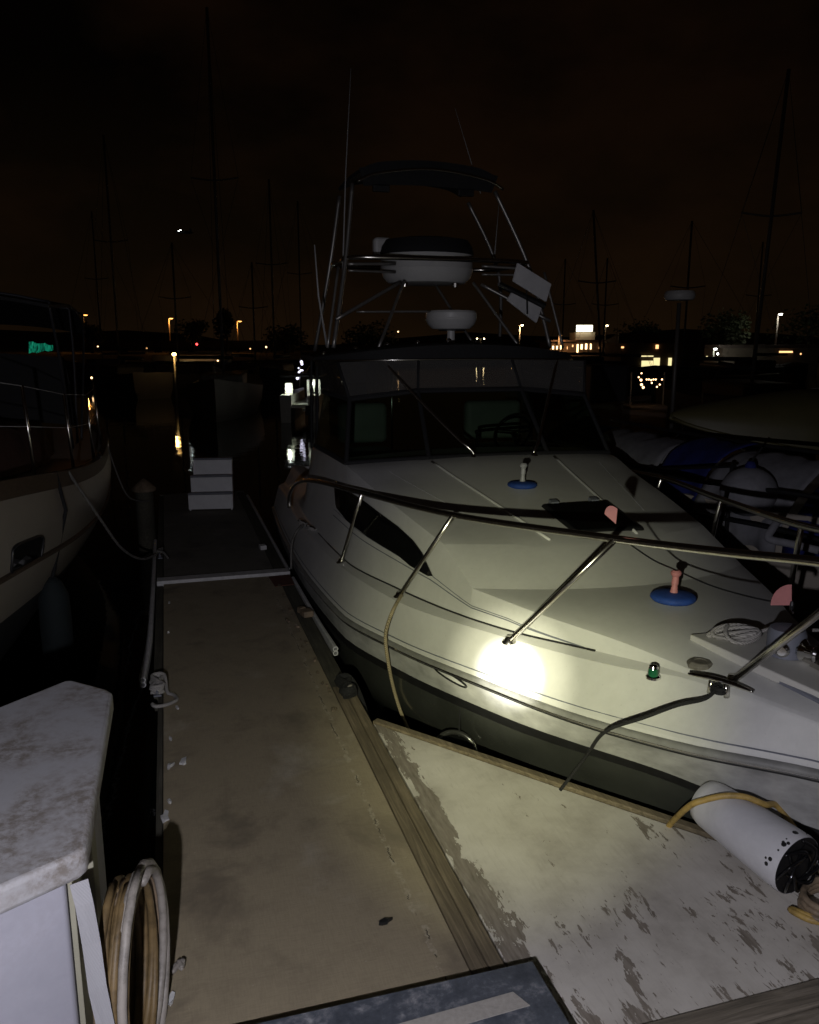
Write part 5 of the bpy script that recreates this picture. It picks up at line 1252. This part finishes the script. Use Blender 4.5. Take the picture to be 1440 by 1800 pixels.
# restaurant with the bright sign
rs = empty('restaurant', tuple(at(1020, 626, 132)), 'waterfront restaurant with glowing white sign and row of amber windows', 'restaurant')
wallbox(966, 1078, 601, 628, 132, 10, M['stucco_dk'], rs, 'wall')
rf = wallbox(962, 1082, 597.5, 600.8, 131, 12, M['roof'], rs, 'roof')
wallbox(1012, 1046, 584, 597.3, 133, 5, M['stucco'], rs, 'roof_block')
sg = wallbox(1014, 1042, 571.5, 582.5, 132.4, .3, M['sign_white'], rs, 'sign_box')
for k in range(6): wallbox(1017+k*4, 1019.4+k*4, 574.5, 579.5, 132.3, .05, M['lamp_warm'], sg, 'sign_mark')
for k, (px, w, py0, py1, mm) in enumerate(((971, 3, 608, 614, 'win_amber'), (978, 3, 608, 614, 'win_amber'), (985, 3.2, 607, 614, 'win_amber'), (997, 1, 609, 614, 'win_warm'), (1006, 2, 606, 610, 'win_warm'), (1014, 3, 605, 622, 'win_amber'), (1021, 3.4, 605, 614, 'win_amber'), (1029, 3.4, 604, 614, 'win_amber'), (1037.5, 2.6, 604, 614, 'win_amber'), (1053, 3.4, 606, 613, 'win_warm'), (1063, 6, 607, 614, 'win_warm'))):
    fr = wallbox(px-.6, px+w+.6, py0-.6, py1+.6, 131.95, .04, M['roof'], rs, 'window')
    wallbox(px, px+w, py0, py1, 131.85, .05, M[mm], fr, 'pane')
for px, py in ((1014, 623), (1041, 621), (1046, 621)):
    mk('entrance_lamp', lathe([(.02, -.2), (.22, -.08), (.22, .08), (.02, .2)], at(px, py, 131), 8), M['win_amber'], rs)
# house with yellow windows
hs_ = empty('house', tuple(at(1170, 650, 105)), 'two-storey waterfront house with yellow-lit window and arched doorway', 'house')
wallbox(1092, 1238, 603, 652, 105, 9, M['stucco_dk'], hs_, 'wall')
a0 = at(1088, 603, 104.5); a1 = at(1242, 603, 104.5)
V = [a0, a1, a1+FH*10, a0+FH*10]; rg = [(a0+FH*5)+RT*1.2+Vector((0, 0, 1.3)), (a1+FH*5)-RT*1.2+Vector((0, 0, 1.3))]
mk('roof', (V+rg, [(0, 1, 5, 4), (1, 2, 5), (2, 3, 4, 5), (3, 0, 4), (3, 2, 1, 0)]), M['roof'], hs_)
for px0, px1, py0, py1, mm in ((1128, 1148, 634, 645, 'win_yellow'), (1149, 1160, 629, 646, 'win_yellow'), (1175, 1181, 629, 643, 'win_yellow'), (1153, 1158, 606, 613, 'win_warm'), (1092.5, 1097, 609, 612, 'win_warm'), (1128, 1149, 625, 627, 'win_yellow')):
    fr = wallbox(px0-.8, px1+.8, py0-.8, py1+.8, 104.94, .05, M['roof'], hs_, 'window'); wallbox(px0, px1, py0, py1, 104.84, .05, M[mm], fr, 'pane')
c_ = at(1178, 625, 104.8); arc = [c_+RT*(math.cos(a)*.25)+Vector((0, 0, math.sin(a)*.28)) for a in [math.pi*k/8 for k in range(9)]]
mk('fanlight', (arc+[p+FH*.05 for p in arc], [tuple(range(9)), tuple(range(17, 8, -1))]+[(i, (i+1) % 9, 9+(i+1) % 9, 9+i) for i in range(9)]), M['win_yellow'], hs_)
mk('wall_lamp', lathe([(.02, -.35), (.26, -.1), (.26, .15), (.02, .3)], at(1229, 608, 104.3), 8), M['win_amber'], hs_)
l = bpy.data.lights.new('house_light', 'POINT'); l.energy = 90; l.color = (1, .7, .35); l.shadow_soft_size = .1
o = bpy.data.objects.new('house_light', l); COL.objects.link(o); o.location = at(1227, 609, 103.4)
# low lit terrace at the far right
te = empty('terrace_building', tuple(at(1320, 630, 120)), 'low dark terrace building with a dim lit strip near the right edge', 'building')
wallbox(1270, 1440, 612, 640, 120, 8, M['stucco_dk'], te, 'wall'); wallbox(1264, 1446, 606, 611.8, 119, 10, M['roof'], te, 'roof')
fr = wallbox(1369, 1395, 616, 621, 119.9, .05, M['roof'], te, 'window'); wallbox(1370, 1394, 617, 620, 119.8, .05, M['win_warm'], fr, 'pane')
fr = wallbox(1282, 1296, 640.5, 644, 112, .05, M['roof'], te, 'window'); wallbox(1283, 1295, 641, 643.5, 111.9, .05, M['win_yellow'], fr, 'pane')
# boats' lamps and odd small lights
for px, py, d, r_, mm, lab in ((346, 605, 150, .22, 'red_lamp', 'small red light right of the middle orange lamp'), (233, 656, 60, .10, 'purple_lamp', 'small purple lamp left of the quay shed'), (203, 669, 60, .08, 'win_amber', 'tiny amber lamp left of the purple lamp'), (161, 664, 50, .07, 'win_amber', 'tiny white lamp beyond the cream sailboat bimini'), (323, 658, 60, .07, 'lamp_warm', 'tiny white lamp right of the shed post'), (315, 649, 62, .09, 'win_amber', 'tiny pale lamp at the foot of the shed post'), (383, 634, 90, .10, 'win_amber', 'tiny pale lamp at the right end of the shed'), (468, 610, 140, .16, 'win_amber', 'tiny pale lamp right of the third orange street lamp'), (155, 968, 0, 0, '', ''), (297, 678, 44, .05, 'win_amber', 'upper of two tiny lamps left of the far pale sailboat'), (297, 689, 44, .04, 'win_amber', 'lower of two tiny lamps left of the far pale sailboat'), (303, 711, 40, .04, 'win_amber', 'tiny lamp low over the water left of the far pale sailboat'), (1097, 646, 70, .08, 'lamp_white', 'tiny white lamp on the water right of the restaurant'), (1338, 551, 118, .10, 'lamp_warm', 'tiny lamp left of the bright white lamp at far right'), (700, 583, 160, .16, 'win_amber', 'tiny lamp seen under the tower pod'), (360, 703, 32, .06, 'win_amber', 'small lamp on the bow of the far pale sailboat'),
        (172, 609, 150, .14, 'win_amber', 'tiny lamp on the road just right of the leftmost orange lamp'), (258, 612, 150, .12, 'win_warm', 'tiny dim lamp on the road left of the middle orange lamp'), (440, 613, 150, .14, 'win_warm', 'tiny dim lamp on the road right of the third orange lamp'),
        (1106, 611, 112, .14, 'win_warm', 'tiny amber lamp between restaurant and house roof'), (1203, 606, 103, .12, 'win_warm', 'tiny amber lamp on the house front beside its bright wall lamp'), (1262, 622, 108, .12, 'lamp_white', 'small white lamp low on the quay right of the house'), (1243, 627, 108, .12, 'win_yellow', 'tiny yellow lamp at the right foot of the house'), (1330, 624, 112, .12, 'win_warm', 'tiny amber lamp left of the terrace lit strip'), (1408, 622, 112, .12, 'win_warm', 'tiny amber lamp right of the terrace lit strip'),
        (1112, 648, 64, .06, 'win_amber', 'tiny amber lamp just above the festoon bulbs on the left'), (1174, 652, 64, .05, 'win_amber', 'tiny amber lamp just right of the festoon bulbs')):
    if not d: continue
    p_ = at(px, py, d); bt_ = empty('marker_lamp', (p_.x, p_.y, p_.z-.4), lab, 'lamp', 'small lamps scattered along the far shore')
    mk('lamp_globe', lathe([(.01, -r_), (r_*.8, -r_*.5), (r_, 0), (r_*.8, r_*.5), (.01, r_)], p_, 8), M[mm], bt_)
    mk('lamp_stem', tube([Vector((p_.x, p_.y, max(.25 if d > 97 else -.5, p_.z-3))), p_-Vector((0, 0, r_))], .03, 5), M['post'], bt_)
# aircraft lights in the sky
ac = at(322, 408, 900); acr = empty('aircraft', tuple(ac), 'tiny aircraft with two white lights high on the left in the sky', 'aircraft')
mk('fuselage', lathe([(.1, -9), (1.4, -6), (1.6, 6), (.4, 11)], ac, 12, RT+FH*.5), M['far_dark'], acr, smooth=True)
mk('wing', obox(ac, (3, 24, .4), .3), M['far_dark'], acr); mk('tail_fin', obox(ac+RT*8+Vector((0, 0, 2)), (2.5, .4, 3.5), .3), M['far_dark'], acr)
for dx in (-1.1, 1.0): mk('landing_light', lathe([(.05, -.5), (.5, 0), (.05, .5)], ac-FH*14+RT*dx+Vector((0, 0, dx*.4)), 8), M['lamp_white'], acr)
# trees on the shore
def tree(px, d, h, w, label, seed):
    q = random.Random(seed); b = at(px, 604, d); b.z = .2
    t = empty('shore_tree', tuple(b), label, 'tree', 'trees on the far shore')
    lim = [tube([b, b+Vector((.2, 0, h*.3)), b+Vector((0, .2, h*.6))], lambda u: .35*(1-.6*u), 7)]
    cl = []
    for k in range(7):
        a = q.uniform(0, 6.28); rr = w*.32*q.uniform(.4, 1); c_ = b+Vector((math.cos(a)*rr, math.sin(a)*rr, h*q.uniform(.5, .9))); cl.append((c_, w*q.uniform(.18, .32)))
        lim.append(tube([b+Vector((0, 0, h*.35)), (b+Vector((0, 0, h*.5))+c_)/2, c_], lambda u: .13*(1-.7*u), 5))
    mk('trunk', join(*lim), M['bark'], t, smooth=True)
    V = []; F = []
    for c_, r_ in cl:
        for k in range(170):
            v = Vector((q.gauss(0, 1), q.gauss(0, 1), q.gauss(0, .8))).normalized()*r_*q.random()**.4+c_
            n1 = Vector((q.gauss(0, 1), q.gauss(0, 1), q.gauss(0, 1))).normalized(); n2 = n1.orthogonal().normalized(); s_ = .22+.2*q.random(); i0 = len(V)
            V += [v+n1*s_, v+n2*s_*.6, v-n1*s_, v-n2*s_*.6]; F.append((i0, i0+1, i0+2, i0+3))
    mk('crown', (V, F), M['foliage'], t)
for px, d, h, w, lab, sd in ((338, 178, 6.5, 8, 'bushy tree glowing dully beside the middle orange street lamp', 1), (162, 170, 6, 6, 'tiered dark tree right of the leftmost orange lamp', 2), (398, 150, 8, 5, 'narrow dark tree left of the third orange lamp', 3), (1120, 150, 5, 9, 'round dark tree between restaurant and house', 4), (1270, 125, 6, 9, 'dark tree right of the house', 5), (1420, 135, 7, 12, 'broad dark tree at the right edge of the far shore', 6), (655, 150, 4.5, 12, 'low dark tree seen between the tower legs', 7), (500, 160, 4.5, 10, 'low dark tree left of the motor boat tower', 8)):
    tree(px, d, h, w, lab, sd)
